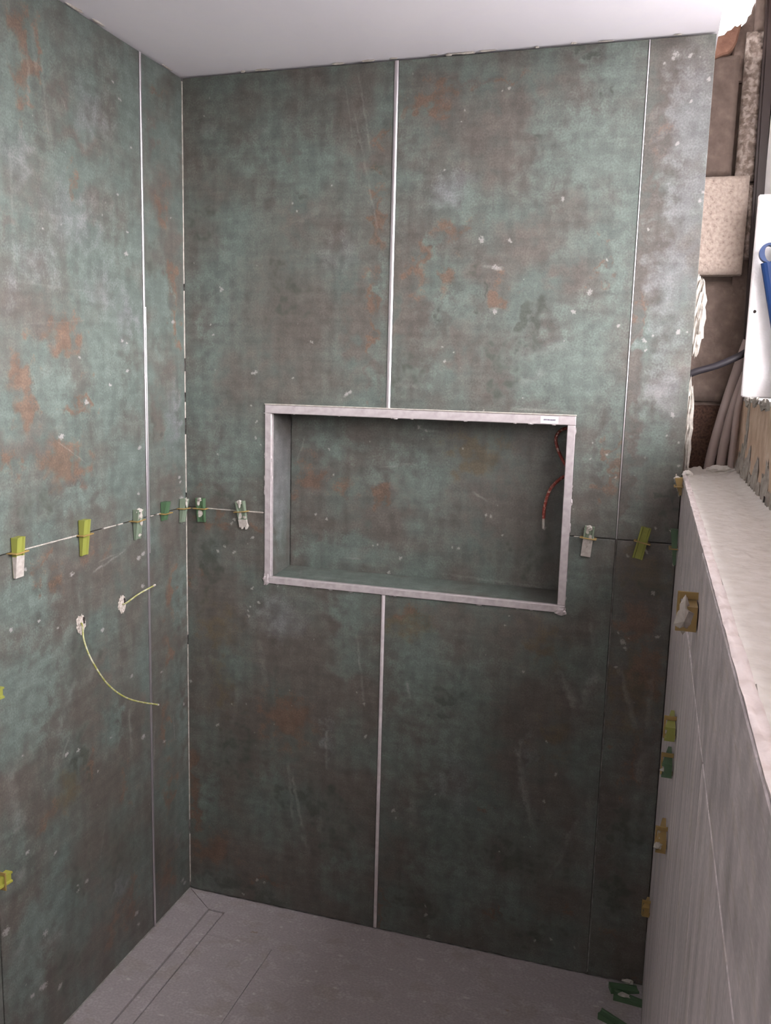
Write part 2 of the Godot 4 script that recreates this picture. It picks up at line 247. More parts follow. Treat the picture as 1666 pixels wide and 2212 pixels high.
func quad(st: SurfaceTool, a: Vector3, b: Vector3, c: Vector3, d: Vector3, out: Vector3):
	var n := (b - a).cross(c - a)
	if n.length() < 1e-12:
		n = (c - a).cross(d - a)
	n = n.normalized()
	if n.dot(out) < 0.0:
		n = -n
	tri(st, a, b, c, n)
	tri(st, a, c, d, n)

func bx(st: SurfaceTool, lo: Vector3, hi: Vector3, cham := 0.0, xf := Transform3D.IDENTITY):
	# box with chamfered edges
	var c: float = minf(cham, 0.45 * minf(hi.x - lo.x, minf(hi.y - lo.y, hi.z - lo.z)))
	var mid := (lo + hi) * 0.5
	var hs := (hi - lo) * 0.5
	for ax in 3:
		for sg in [-1.0, 1.0]:
			var p := []
			var b := (ax + 1) % 3
			var d := (ax + 2) % 3
			for k in [[-1, -1], [1, -1], [1, 1], [-1, 1]]:
				var v := Vector3.ZERO
				v[ax] = sg * hs[ax]
				v[b] = k[0] * (hs[b] - c)
				v[d] = k[1] * (hs[d] - c)
				p.append(xf * (mid + v))
			var o := Vector3.ZERO
			o[ax] = sg
			quad(st, p[0], p[1], p[2], p[3], xf.basis * o)
	if c <= 0.0:
		return
	for ax in 3:
		var b := (ax + 1) % 3
		var d := (ax + 2) % 3
		for s1 in [-1.0, 1.0]:
			for s2 in [-1.0, 1.0]:
				var p := []
				for k in [[-1, 0], [1, 0], [1, 1], [-1, 1]]:
					var v := Vector3.ZERO
					v[ax] = k[0] * (hs[ax] - c)
					v[b] = s1 * (hs[b] - (c if k[1] == 0 else 0.0))
					v[d] = s2 * (hs[d] - (0.0 if k[1] == 0 else c))
					p.append(xf * (mid + v))
				var o := Vector3.ZERO
				o[b] = s1
				o[d] = s2
				quad(st, p[0], p[1], p[2], p[3], xf.basis * o)
	for sx in [-1.0, 1.0]:
		for sy in [-1.0, 1.0]:
			for sz in [-1.0, 1.0]:
				var s := Vector3(sx, sy, sz)
				var a := mid + s * (hs - Vector3(0, c, c))
				var b2 := mid + s * (hs - Vector3(c, 0, c))
				var c2 := mid + s * (hs - Vector3(c, c, 0))
				tri(st, xf * a, xf * b2, xf * c2, (xf.basis * s).normalized())

func inset(poly: Array, d: float) -> Array:
	# mitred inset of a counter-clockwise polygon
	var out := []
	var n := poly.size()
	for i in n:
		var p0: Vector2 = poly[(i + n - 1) % n]
		var p1: Vector2 = poly[i]
		var p2: Vector2 = poly[(i + 1) % n]
		var e1 := (p1 - p0).normalized()
		var e2 := (p2 - p1).normalized()
		var n1 := Vector2(-e1.y, e1.x)
		var n2 := Vector2(-e2.y, e2.x)
		var mm := (n1 + n2) / maxf(0.2, 1.0 + n1.dot(n2))
		out.append(p1 + mm * d)
	return out

func slab(st: SurfaceTool, poly: Array, o: Vector3, s: Vector3, t: Vector3, nrm: Vector3, thick: float, cham: float, uv_rect: Rect2):
	# a tile: flat face at the plane through o, edges chamfered, body going back by thick
	var inn := inset(poly, cham)
	var pk := PackedVector2Array()
	for p in inn:
		pk.append(p)
	var ids := Geometry2D.triangulate_polygon(pk)
	var uv := func(p: Vector2) -> Vector2:
		return Vector2((p.x - uv_rect.position.x) / uv_rect.size.x, 1.0 - (p.y - uv_rect.position.y) / uv_rect.size.y)
	var at := func(p: Vector2, back: float) -> Vector3:
		return o + s * p.x + t * p.y - nrm * back
	for k in range(0, ids.size(), 3):
		var a: Vector2 = inn[ids[k]]
		var b: Vector2 = inn[ids[k + 1]]
		var c: Vector2 = inn[ids[k + 2]]
		tri(st, at.call(a, 0.0), at.call(b, 0.0), at.call(c, 0.0), nrm, uv.call(a), uv.call(b), uv.call(c))
	var n := poly.size()
	for i in n:
		var p1: Vector2 = poly[i]
		var p2: Vector2 = poly[(i + 1) % n]
		var q1: Vector2 = inn[i]
		var q2: Vector2 = inn[(i + 1) % n]
		var e := (p2 - p1).normalized()
		var outw: Vector3 = s * e.y - t * e.x
		var nn := (outw + nrm).normalized()
		tri(st, at.call(q1, 0.0), at.call(q2, 0.0), at.call(p2, cham), nn, uv.call(q1), uv.call(q2), uv.call(p2))
		tri(st, at.call(q1, 0.0), at.call(p2, cham), at.call(p1, cham), nn, uv.call(q1), uv.call(p2), uv.call(p1))
		tri(st, at.call(p1, cham), at.call(p2, cham), at.call(p2, thick), outw, uv.call(p1), uv.call(p2), uv.call(p2))
		tri(st, at.call(p1, cham), at.call(p2, thick), at.call(p1, thick), outw, uv.call(p1), uv.call(p2), uv.call(p1))

func rect(x0: float, y0: float, x1: float, y1: float) -> Array:
	return [Vector2(x0, y0), Vector2(x1, y0), Vector2(x1, y1), Vector2(x0, y1)]

func tube(st: SurfaceTool, pts: Array, r: float, sides := 10, ridge := 0.0):
	# round tube along a smooth curve, closed ends; ridge > 0 makes a corrugated hose
	var cv := Curve3D.new()
	var n := pts.size()
	for i in n:
		var p: Vector3 = pts[i]
		var tan: Vector3 = (pts[mini(i + 1, n - 1)] - pts[maxi(i - 1, 0)]) * 0.166
		cv.add_point(p, -tan, tan)
	cv.bake_interval = 0.004
	var bake := cv.get_baked_points()
	var step := 1
	var ring_pts := []
	for i in range(0, bake.size(), step):
		ring_pts.append(bake[i])
	var m := ring_pts.size()
	var up := Vector3(0.31, 0.17, 0.93)
	var rings := []
	for i in m:
		var d: Vector3 = (ring_pts[mini(i + 1, m - 1)] - ring_pts[maxi(i - 1, 0)]).normalized()
		up = (up - d * up.dot(d)).normalized()
		var side := d.cross(up)
		var rr := r * (1.0 + (ridge if i % 2 == 0 else -ridge))
		var ring := []
		for k in sides:
			var a := TAU * k / sides
			ring.append([ring_pts[i] + (up * cos(a) + side * sin(a)) * rr, up * cos(a) + side * sin(a)])
		rings.append(ring)
	for i in m - 1:
		for k in sides:
			var k2 := (k + 1) % sides
			var a = rings[i][k]; var b = rings[i][k2]; var c = rings[i + 1][k2]; var d2 = rings[i + 1][k]
			for v in [a, c, b, a, d2, c]:
				st.set_normal(v[1])
				st.set_uv(Vector2.ZERO)
				st.add_vertex(v[0])
	for e in [0, m - 1]:
		var cen: Vector3 = ring_pts[e]
		var dn: Vector3 = (ring_pts[1] - ring_pts[0]).normalized() * (-1.0 if e == 0 else 1.0) if m > 1 else Vector3.UP
		if e != 0:
			dn = (ring_pts[m - 1] - ring_pts[m - 2]).normalized()
		for k in sides:
			tri(st, cen, rings[e][k][0], rings[e][(k + 1) % sides][0], dn)

func lump(st: SurfaceTool, c: Vector3, r: Vector3, sd: int, rough := 0.35, fine := 14, freq := 1.0):
	# an irregular clod
	var nz := FastNoiseLite.new()
	nz.seed = sd
	nz.frequency = 1.1 * freq
	nz.fractal_octaves = 3
	var rows := fine / 2
	var g := []
	for i in rows + 1:
		var row := []
		var th := PI * i / rows
		for k in fine:
			var ph := TAU * k / fine
			var d := Vector3(sin(th) * cos(ph), cos(th), sin(th) * sin(ph))
			var h := 1.0 + rough * nz.get_noise_3dv(d * 1.4) * 2.0
			row.append(c + d * h * r)
		g.append(row)
	for i in rows:
		for k in fine:
			var k2 := (k + 1) % fine
			var a: Vector3 = g[i][k]; var b: Vector3 = g[i][k2]; var e: Vector3 = g[i + 1][k2]; var f: Vector3 = g[i + 1][k]
			for t3 in [[a, b, e], [a, e, f]]:
				var n: Vector3 = (t3[1] - t3[0]).cross(t3[2] - t3[0])
				if n.length() < 1e-14:
					continue
				n = n.normalized()
				if n.dot((t3[0] + t3[1] + t3[2]) / 3.0 - c) < 0.0:
					n = -n
				tri(st, t3[0], t3[1], t3[2], n)

func sheet(st: SurfaceTool, o: Vector3, s: Vector3, t: Vector3, nrm: Vector3, ns: int, nt: int, height: Callable, back: float):
	# a rough skin: grid over s x t raised along nrm by height(u, v), with sides reaching back
	var pos := []
	for i in ns + 1:
		var col := []
		for j in nt + 1:
			var u := float(i) / ns
			var v := float(j) / nt
			col.append(o + s * u + t * v + nrm * float(height.call(u, v)))
		pos.append(col)
	for i in ns:
		for j in nt:
			for q in [[i, j, i + 1, j, i + 1, j + 1], [i, j, i + 1, j + 1, i, j + 1]]:
				var vs := []
				for k in 3:
					vs.append([q[k * 2], q[k * 2 + 1]])
				var nn := []
				for w in vs:
					var a: Vector3 = pos[mini(w[0] + 1, ns)][w[1]] - pos[maxi(w[0] - 1, 0)][w[1]]
					var b: Vector3 = pos[w[0]][mini(w[1] + 1, nt)] - pos[w[0]][maxi(w[1] - 1, 0)]
					var n := a.cross(b).normalized()
					nn.append(n if n.dot(nrm) > 0.0 else -n)
				var p0: Vector3 = pos[vs[0][0]][vs[0][1]]
				var p1: Vector3 = pos[vs[1][0]][vs[1][1]]
				var p2: Vector3 = pos[vs[2][0]][vs[2][1]]
				var order := [0, 1, 2]
				if (p1 - p0).cross(p2 - p0).dot(nrm) > 0.0:
					order = [0, 2, 1]
				for k in order:
					st.set_normal(nn[k])
					st.set_uv(Vector2.ZERO)
					st.add_vertex([p0, p1, p2][k])
	var bk := -nrm * back
	for i in ns:
		for e in [[0, -t], [nt, t]]:
			var a: Vector3 = pos[i][e[0]]
			var b: Vector3 = pos[i + 1][e[0]]
			quad(st, a, b, b + bk, a + bk, e[1])
	for j in nt:
		for e in [[0, -s], [ns, s]]:
			var a: Vector3 = pos[e[0]][j]
			var b: Vector3 = pos[e[0]][j + 1]
			quad(st, a, b, b + bk, a + bk, e[1])

# ================================================================ materials
func noise_bytes(sd: int, freq: float, oct: int, w: int, h: int, kind := FastNoiseLite.TYPE_SIMPLEX_SMOOTH, to_w := 0, to_h := 0) -> PackedByteArray:
	var nz := FastNoiseLite.new()
	nz.noise_type = kind
	nz.seed = sd
	nz.frequency = freq
	nz.fractal_octaves = oct
	if oct < 2:
		nz.fractal_type = FastNoiseLite.FRACTAL_NONE
	var im := nz.get_image(w, h, false, false, true)
	im.convert(Image.FORMAT_L8)
	if to_w > 0:
		im.resize(to_w, to_h, Image.INTERPOLATE_CUBIC)
	return im.get_data()

func make_layers():
	lay.a = noise_bytes(3, 0.006, 5, LAYER, LAYER)
	lay.b = noise_bytes(11, 0.03, 5, LAYER, LAYER)
	lay.c = noise_bytes(23, 0.014, 4, LAYER, LAYER)
	lay.f = noise_bytes(31, 0.22, 3, LAYER, LAYER)
	lay.s = noise_bytes(47, 0.035, 4, LAYER, LAYER / 12, FastNoiseLite.TYPE_SIMPLEX_SMOOTH, LAYER, LAYER)
	lay.h = noise_bytes(53, 0.06, 3, LAYER / 14, LAYER, FastNoiseLite.TYPE_SIMPLEX_SMOOTH, LAYER, LAYER)
	lay.w = noise_bytes(61, 0.02, 4, LAYER, LAYER)

func ramp_texture(sd: int, freq: float, stops: Array, size := 512) -> ImageTexture:
	# noise through a colour ramp, wrapping seamlessly
	var nz := FastNoiseLite.new()
	nz.seed = sd
	nz.frequency = freq
	nz.fractal_octaves = 5
	var im := nz.get_seamless_image(size, size, false, false, 0.15, true)
	im.convert(Image.FORMAT_L8)
	var src := im.get_data()
	var g := Gradient.new()
	g.offsets = PackedFloat32Array()
	g.colors = PackedColorArray()
	var offs := PackedFloat32Array()
	var cols := PackedColorArray()
	for st in stops:
		offs.append(st[0])
		cols.append(st[1])
	g.offsets = offs
	g.colors = cols
	var lut := PackedByteArray()
	for i in 256:
		var c := g.sample(i / 255.0)
		lut.append(int(c.r * 255)); lut.append(int(c.g * 255)); lut.append(int(c.b * 255))
	var out := PackedByteArray()
	out.resize(src.size() * 3)
	for i in src.size():
		var v := src[i] * 3
		out[i * 3] = lut[v]
		out[i * 3 + 1] = lut[v + 1]
		out[i * 3 + 2] = lut[v + 2]
	return ImageTexture.create_from_image(Image.create_from_data(size, size, false, Image.FORMAT_RGB8, out))

func bump_texture(sd: int, freq: float, strength: float, size := 512) -> ImageTexture:
	var nz := FastNoiseLite.new()
	nz.seed = sd
	nz.frequency = freq
	nz.fractal_octaves = 4
	var im := nz.get_seamless_image(size, size, false, false, 0.15, true)
	im.convert(Image.FORMAT_RGBA8)
	im.bump_map_to_normal_map(strength)
	return ImageTexture.create_from_image(im)

func c8(r: int, g: int, b: int) -> Color:
	return Color(r / 255.0, g / 255.0, b / 255.0)

func plain(c: Color, rough: float, metal := 0.0, spec := 0.5) -> StandardMaterial3D:
	var m := StandardMaterial3D.new()
	m.albedo_color = c
	m.roughness = rough
	m.metallic = metal
	m.metallic_specular = spec
	return m

func grainy(tex: Texture2D, scale: float, rough: float, normal: Texture2D = null, nscale := 0.6, metal := 0.0) -> StandardMaterial3D:
	var m := plain(Color.WHITE, rough, metal)
	m.albedo_texture = tex
	m.uv1_triplanar = true
	m.uv1_world_triplanar = true
	m.uv1_scale = Vector3.ONE * scale
	if normal:
		m.normal_enabled = true
		m.normal_texture = normal
		m.normal_scale = nscale
	return m

func make_materials():
	var rough_n := bump_texture(5, 0.03, 6.0)
	var fine_n := bump_texture(9, 0.09, 4.0)
	M.rough_n = rough_n
	M.fine_n = fine_n
	M.ceiling = grainy(ramp_texture(71, 0.01, [[0.0, c8(236, 232, 236)], [1.0, c8(242, 238, 241)]], 256), 0.6, 0.75)
	M.adhesive = grainy(ramp_texture(72, 0.02, [[0.0, c8(120, 116, 110)], [0.5, c8(150, 146, 140)], [1.0, c8(176, 172, 166)]]), 3.0, 0.95, rough_n)
	M.mortar_bed = grainy(ramp_texture(73, 0.02, [[0.0, c8(208, 203, 195)], [0.45, c8(220, 216, 209)], [1.0, c8(230, 227, 222)]]), 3.0, 0.9, rough_n, 0.5)
	M.paste = grainy(ramp_texture(74, 0.03, [[0.0, c8(142, 135, 126)], [1.0, c8(186, 180, 171)]], 256), 6.0, 0.9, rough_n, 0.5)
	M.brown_plaster = grainy(ramp_texture(75, 0.012, [[0.0, c8(182, 154, 131)], [0.5, c8(202, 175, 151)], [0.8, c8(212, 188, 166)], [1.0, c8(224, 207, 190)]]), 2.2, 0.95, rough_n, 0.5)
	M.grey_mortar = grainy(ramp_texture(76, 0.015, [[0.0, c8(98, 84, 76)], [0.6, c8(116, 100, 91)], [1.0, c8(132, 116, 107)]]), 3.0, 0.95, rough_n, 0.5)
	M.render_coat = grainy(ramp_texture(77, 0.05, [[0.0, c8(104, 90, 80)], [0.45, c8(122, 107, 97)], [0.56, c8(166, 152, 142)], [1.0, c8(188, 175, 165)]]), 1.9, 0.95, rough_n, 0.8)
	M.block = grainy(ramp_texture(78, 0.06, [[0.0, c8(92, 79, 71)], [0.22, c8(156, 140, 129)], [0.5, c8(172, 156, 144)], [1.0, c8(188, 173, 161)]]), 2.4, 0.95, fine_n, 0.9)
	M.clay = grainy(ramp_texture(79, 0.03, [[0.0, c8(108, 76, 62)], [1.0, c8(134, 100, 82)]], 256), 5.0, 0.95, rough_n)
	M.dark_brick = grainy(ramp_texture(80, 0.05, [[0.0, c8(52, 36, 29)], [0.5, c8(88, 64, 53)], [1.0, c8(112, 86, 72)]], 256), 9.0, 0.95, fine_n, 1.0)
	M.room_plaster = grainy(ramp_texture(81, 0.01, [[0.0, c8(218, 214, 211)], [1.0, c8(230, 227, 225)]], 256), 0.8, 0.9)
	M.white_plaster = grainy(ramp_texture(82, 0.02, [[0.0, c8(232, 228, 224)], [1.0, c8(243, 240, 238)]], 256), 2.0, 0.85, rough_n, 0.25)
	M.board = grainy(ramp_texture(83, 0.04, [[0.0, c8(238, 234, 232)], [1.0, c8(247, 245, 244)]], 256), 3.0, 0.8, fine_n, 0.25)
	M.slab = grainy(ramp_texture(84, 0.02, [[0.0, c8(150, 146, 142)], [1.0, c8(176, 172, 168)]], 256), 1.5, 0.95, rough_n)
	M.steel = plain(c8(206, 200, 202), 0.3, 0.9)
	M.steel_dull = grainy(ramp_texture(85, 0.03, [[0.0, c8(152, 143, 142)], [0.5, c8(168, 159, 158)], [1.0, c8(180, 172, 171)]], 256), 5.0, 0.5, null, 0.0, 0.2)
	M.strip_dull = grainy(ramp_texture(88, 0.03, [[0.0, c8(182, 172, 172)], [1.0, c8(208, 200, 199)]], 256), 5.0, 0.5, null, 0.0, 0.2)
	M.edge_bead = grainy(ramp_texture(89, 0.03, [[0.0, c8(176, 161, 154)], [0.4, c8(204, 192, 188)], [1.0, c8(216, 206, 203)]], 256), 3.0, 0.85, rough_n, 0.4)
	M.paste_dull = grainy(ramp_texture(90, 0.05, [[0.0, c8(120, 110, 100)], [0.4, c8(168, 158, 148)], [1.0, c8(192, 184, 174)]], 256), 12.0, 0.95, rough_n, 0.6)
	M.paste_film = grainy(ramp_texture(92, 0.03, [[0.0, c8(146, 138, 130)], [1.0, c8(178, 170, 163)]], 256), 9.0, 0.9)
	M.brown_frame = plain(c8(52, 38, 34), 0.5)
	M.yellow = plain(c8(142, 140, 58), 0.45)
	M.yellow.subsurf_scatter_enabled = false
	M.lime = plain(c8(128, 131, 60), 0.45)
	M.green = plain(c8(68, 94, 66), 0.5)
	M.pale_green = plain(c8(104, 116, 98), 0.6)
	M.ochre = plain(c8(138, 114, 66), 0.5)
	M.wire_yellow = grainy(ramp_texture(86, 0.05, [[0.0, c8(128, 130, 60)], [0.5, c8(138, 138, 72)], [0.62, c8(172, 168, 144)], [1.0, c8(180, 176, 158)]], 256), 5.0, 0.5)
	M.wire_red = grainy(ramp_texture(87, 0.05, [[0.0, c8(112, 34, 24)], [0.62, c8(128, 44, 32)], [0.74, c8(186, 160, 148)], [1.0, c8(196, 176, 164)]], 256), 6.0, 0.5)
	M.copper = plain(c8(196, 178, 160), 0.4, 0.5)
	M.black_cable = plain(c8(44, 40, 45), 0.5)
	M.conduit = plain(c8(168, 152, 146), 0.6)
	M.blue = plain(c8(14, 48, 96), 0.4)
	M.bristle = plain(c8(190, 180, 150), 0.8)
	M.hole = plain(c8(44, 36, 32), 0.95)
	M.sticker = plain(c8(226, 222, 222), 0.5)
	M.ink = plain(c8(74, 66, 84), 0.6)
	M.window_white = plain(c8(236, 236, 238), 0.4)
	var glass := plain(Color(1, 1, 1, 0.06), 0.02)
	glass.transparency = BaseMaterial3D.TRANSPARENCY_ALPHA
	M.glass = glass

# ---------------------------------------------------------------- the glazed print of a tile
func tile_image(s0: float, t0: float, w: float, h: float, ppm: float, sd: int, blobs: Array, specks: Array, strokes: Array, tone := Vector3(1, 1, 1), base_shift := 0.0) -> Image:
	var W := int(w * ppm)
	var H := int(h * ppm)
	var rng := RandomNumberGenerator.new()
	rng.seed = sd * 7919 + 13
	# coarse masks of the printed patches: teal, brown, rust, dark / pale (left wall: also painted brightness), olive
	var q := 5
	var mw := maxi(2, W / q)
	var mh := maxi(2, H / q)
	var m1 := PackedFloat32Array(); m1.resize(mw * mh * 4)
	var m2 := PackedFloat32Array(); m2.resize(mw * mh * 4)
	for bl in blobs:
		var cx: float = (bl[0] - s0) / w * mw
		var cy: float = (1.0 - (bl[1] - t0) / h) * mh
		if bl[0] < s0 - 0.01 or bl[0] > s0 + w + 0.01 or bl[1] < t0 - 0.01 or bl[1] > t0 + h + 0.01:
			continue
		var rx: float = maxf(1.0, bl[2] / w * mw)
		var ry: float = maxf(1.0, bl[3] / h * mh)
		var kind: int = bl[4]
		var x0 := clampi(int(cx - rx * 2.0), 0, mw - 1)
		var x1 := clampi(int(cx + rx * 2.0) + 1, 0, mw - 1)
		var y0 := clampi(int(cy - ry * 2.0), 0, mh - 1)
		var y1 := clampi(int(cy + ry * 2.0) + 1, 0, mh - 1)
		var str: float = bl[5]
		for y in range(y0, y1 + 1):
			for x in range(x0, x1 + 1):
				var dx := (x - cx) / rx
				var dy := (y - cy) / ry
				var v: float = str * exp(-(dx * dx + dy * dy) * 0.8)
				var at := (y * mw + x) * 4
				if kind < 4:
					m1[at + kind] = maxf(m1[at + kind], v)
				else:
					m2[at + kind - 4] = maxf(m2[at + kind - 4], v)
	var i1 := Image.create_from_data(mw, mh, false, Image.FORMAT_RGBAF, m1.to_byte_array())
	var i2 := Image.create_from_data(mw, mh, false, Image.FORMAT_RGBAF, m2.to_byte_array())
	i1.convert(Image.FORMAT_RGBA8); i2.convert(Image.FORMAT_RGBA8)
	i1.resize(W, H, Image.INTERPOLATE_BILINEAR); i2.resize(W, H, Image.INTERPOLATE_BILINEAR)
	var a1 := i1.get_data()
	var a2 := i2.get_data()
	var ox := rng.randi_range(0, maxi(0, LAYER - W - 1))
	var oy := rng.randi_range(0, maxi(0, LAYER - H - 1))
	var la: PackedByteArray = lay.a
	var lb: PackedByteArray = lay.b
	var lc: PackedByteArray = lay.c
	var lf: PackedByteArray = lay.f
	var ls: PackedByteArray = lay.s
	var lh: PackedByteArray = lay.h
	var lw: PackedByteArray = lay.w
	var out := PackedByteArray()
	out.resize(W * H * 3)
	var teal := Vector3(86, 94, 88) * tone
	var brown := Vector3(83, 78, 72) * tone
	var rust := Vector3(95, 75, 62) * tone
	var dark := Vector3(58, 61, 54) * tone
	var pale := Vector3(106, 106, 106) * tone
	var olive := Vector3(83, 74, 58) * tone
	for y in H:
		for x in W:
			var n := (y + oy) * LAYER + x + ox
			var b: int = lb[n]
			var f: int = lf[n]
			var sx := x + (lw[n] - 128) / 4 + (b - 128) / 7
			var sy := y + (lc[n] - 128) / 4 + (f - 128) / 12
			sx = 0 if sx < 0 else (W - 1 if sx >= W else sx)
			sy = 0 if sy < 0 else (H - 1 if sy >= H else sy)
			var at := (sy * W + sx) * 4
			# background: teal with clouded brown, streaked up and down
			var g := (la[n] * 0.7 + ls[n] * 0.14 + b * 0.09 + f * 0.07) / 255.0
			g = clampf((g - 0.26 + base_shift) * 2.2, 0.0, 1.0)
			var col := brown.lerp(teal, g)
			var jit := (b - 128) * 0.0036 + (f - 128) * 0.0016
			var t := a1[at] / 255.0
			var rim := 0.0
			if t > 0.06:
				var soft := clampf((t - 0.14 + jit * 0.45) * 1.7, 0.0, 0.9)
				var zone := clampf(a1[at + 2] / 255.0 * 3.2 + a1[at + 3] / 255.0 * 1.2 - 0.15, 0.0, 1.0)
				if t > 0.2 and zone > 0.0:
					var hard := (t - 0.42 + jit * 1.5) * 7.0
					rim = clampf(1.0 - absf(hard + 0.2) * 1.6, 0.0, 1.0) * 0.4 * zone
					soft = lerpf(soft, clampf(hard, 0.0, 1.0), 0.6 * zone)
				col = col.lerp(teal * 1.06, soft)
			t = a1[at + 1] / 255.0
			if t > 0.06:
				col = col.lerp(brown, clampf((t - 0.13 + jit * 0.5) * 1.9, 0.0, 0.95))
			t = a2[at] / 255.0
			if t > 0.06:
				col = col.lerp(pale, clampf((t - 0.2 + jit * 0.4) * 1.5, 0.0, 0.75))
			t = a2[at + 1] / 255.0
			if t > 0.06:
				col = col.lerp(olive, clampf((t - 0.25 + jit * 0.9) * 1.8, 0.0, 0.8))
			t = a1[at + 3] / 255.0
			if t > 0.06:
				col = col.lerp(dark, clampf((t - 0.3 + jit * 1.3) * 1.9, 0.0, 0.75))
			t = a1[at + 2] / 255.0
			if t > 0.06:
				col = col.lerp(rust, clampf((t - 0.28 + jit * 1.0) * 2.1, 0.0, 0.8))
			if rim > 0.0:
				col = col.lerp(dark, rim)
			# corroded veins at the edges of the clouds, then mottling and grain
			var vein := absi(b - 118) + absi(lc[n] - 134) / 3
			if vein < 6:
				col = col.lerp(dark, (6 - vein) * 0.06)
			if f > 168 and b < 120:
				col *= 1.0 - minf(0.2, (f - 168) * 0.008)
			var gr := 1.0 + (f - 128) * 0.0012 + (ls[n] - 128) * 0.0004 + (lh[n] - 128) * 0.0004 + (b - 128) * 0.0005 + (lw[n] - 128) * 0.0005
			col *= gr
			var k := (y * W + x) * 3
			out[k] = clampi(int(col.x), 0, 255)
			out[k + 1] = clampi(int(col.y), 0, 255)
			out[k + 2] = clampi(int(col.z), 0, 255)
	# dried splashes and wiped streaks of grout
	var white := Vector3(150, 146, 142)
	var all := []
	for sp in specks:
		if sp[0] > s0 and sp[0] < s0 + w and sp[1] > t0 and sp[1] < t0 + h:
			all.append([(sp[0] - s0) * ppm, (t0 + h - sp[1]) * ppm, maxf(1.0, sp[2] * ppm * 0.72), maxf(1.0, sp[3] * ppm * 0.8), 0.8])
	for i in int(w * h * 30.0):
		all.append([rng.randf() * W, rng.randf() * H, rng.randf_range(0.7, 1.5), rng.randf_range(0.7, 1.9), rng.randf_range(0.25, 0.7)])
	for sp in all:
		var cx: float = sp[0]
		var cy: float = sp[1]
		var rx: float = sp[2]
		var ry: float = sp[3]
		var lean := rng.randf_range(-0.5, 0.5)
		for y in range(maxi(0, int(cy - ry * 2.0)), mini(H - 1, int(cy + ry * 2.0) + 1) + 1):
			for x in range(maxi(0, int(cx - rx * 2.0)), mini(W - 1, int(cx + rx * 2.0) + 1) + 1):
				var dx := (x - cx + (y - cy) * lean) / rx
				var dy := (y - cy) / ry
				var n := (y + oy) * LAYER + x + ox
				var d := sqrt(dx * dx + dy * dy) + (lf[n] - 128) * 0.0075 + (lb[n] - 128) * 0.004
				var al := clampf((1.15 - d) * 2.5, 0.0, 1.0) * float(sp[4])
				if al > 0.0:
					var k := (y * W + x) * 3
					for ch in 3:
						out[k + ch] = int(lerpf(out[k + ch], white[ch], al))
	for sk in strokes:
		var mid := Vector2((sk[0] + sk[2]) * 0.5, (sk[1] + sk[3]) * 0.5)
		if mid.x < s0 or mid.x > s0 + w or mid.y < t0 or mid.y > t0 + h:
			continue
		var p := Vector2((sk[0] - s0) * ppm, (t0 + h - sk[1]) * ppm)
		var e := Vector2((sk[2] - s0) * ppm, (t0 + h - sk[3]) * ppm)
		var r: float = maxf(1.2, sk[4] * ppm * 1.5)
		var dir := e - p
		var ln := maxf(1.0, dir.length())
		dir /= ln
		for y in range(maxi(0, int(minf(p.y, e.y) - r * 1.5)), mini(H - 1, int(maxf(p.y, e.y) + r * 1.5)) + 1):
			for x in range(maxi(0, int(minf(p.x, e.x) - r * 1.5)), mini(W - 1, int(maxf(p.x, e.x) + r * 1.5)) + 1):
				var rel := Vector2(x, y) - p
				var along := rel.dot(dir) / ln
				var n := (y + oy) * LAYER + x + ox
				var wob := (lb[n] - 128) * 0.006 * r
				var off := absf(rel.cross(dir) + wob) / r
				if along < 0.0 or along > 1.0 or off > 1.0:
					continue
				var al := float(sk[5]) * (1.0 - off * off) * (0.35 + lf[n] / 255.0 * 0.5 + (lb[n] - 128) * 0.003) * minf(1.0, minf(along, 1.0 - along) * 6.0 + 0.1)
				al = clampf(al * 1.15, 0.0, 0.7)
				var k := (y * W + x) * 3
				for ch in 3:
					out[k + ch] = int(lerpf(out[k + ch], white[ch] * 0.92, al))
	return Image.create_from_data(W, H, false, Image.FORMAT_RGB8, out)

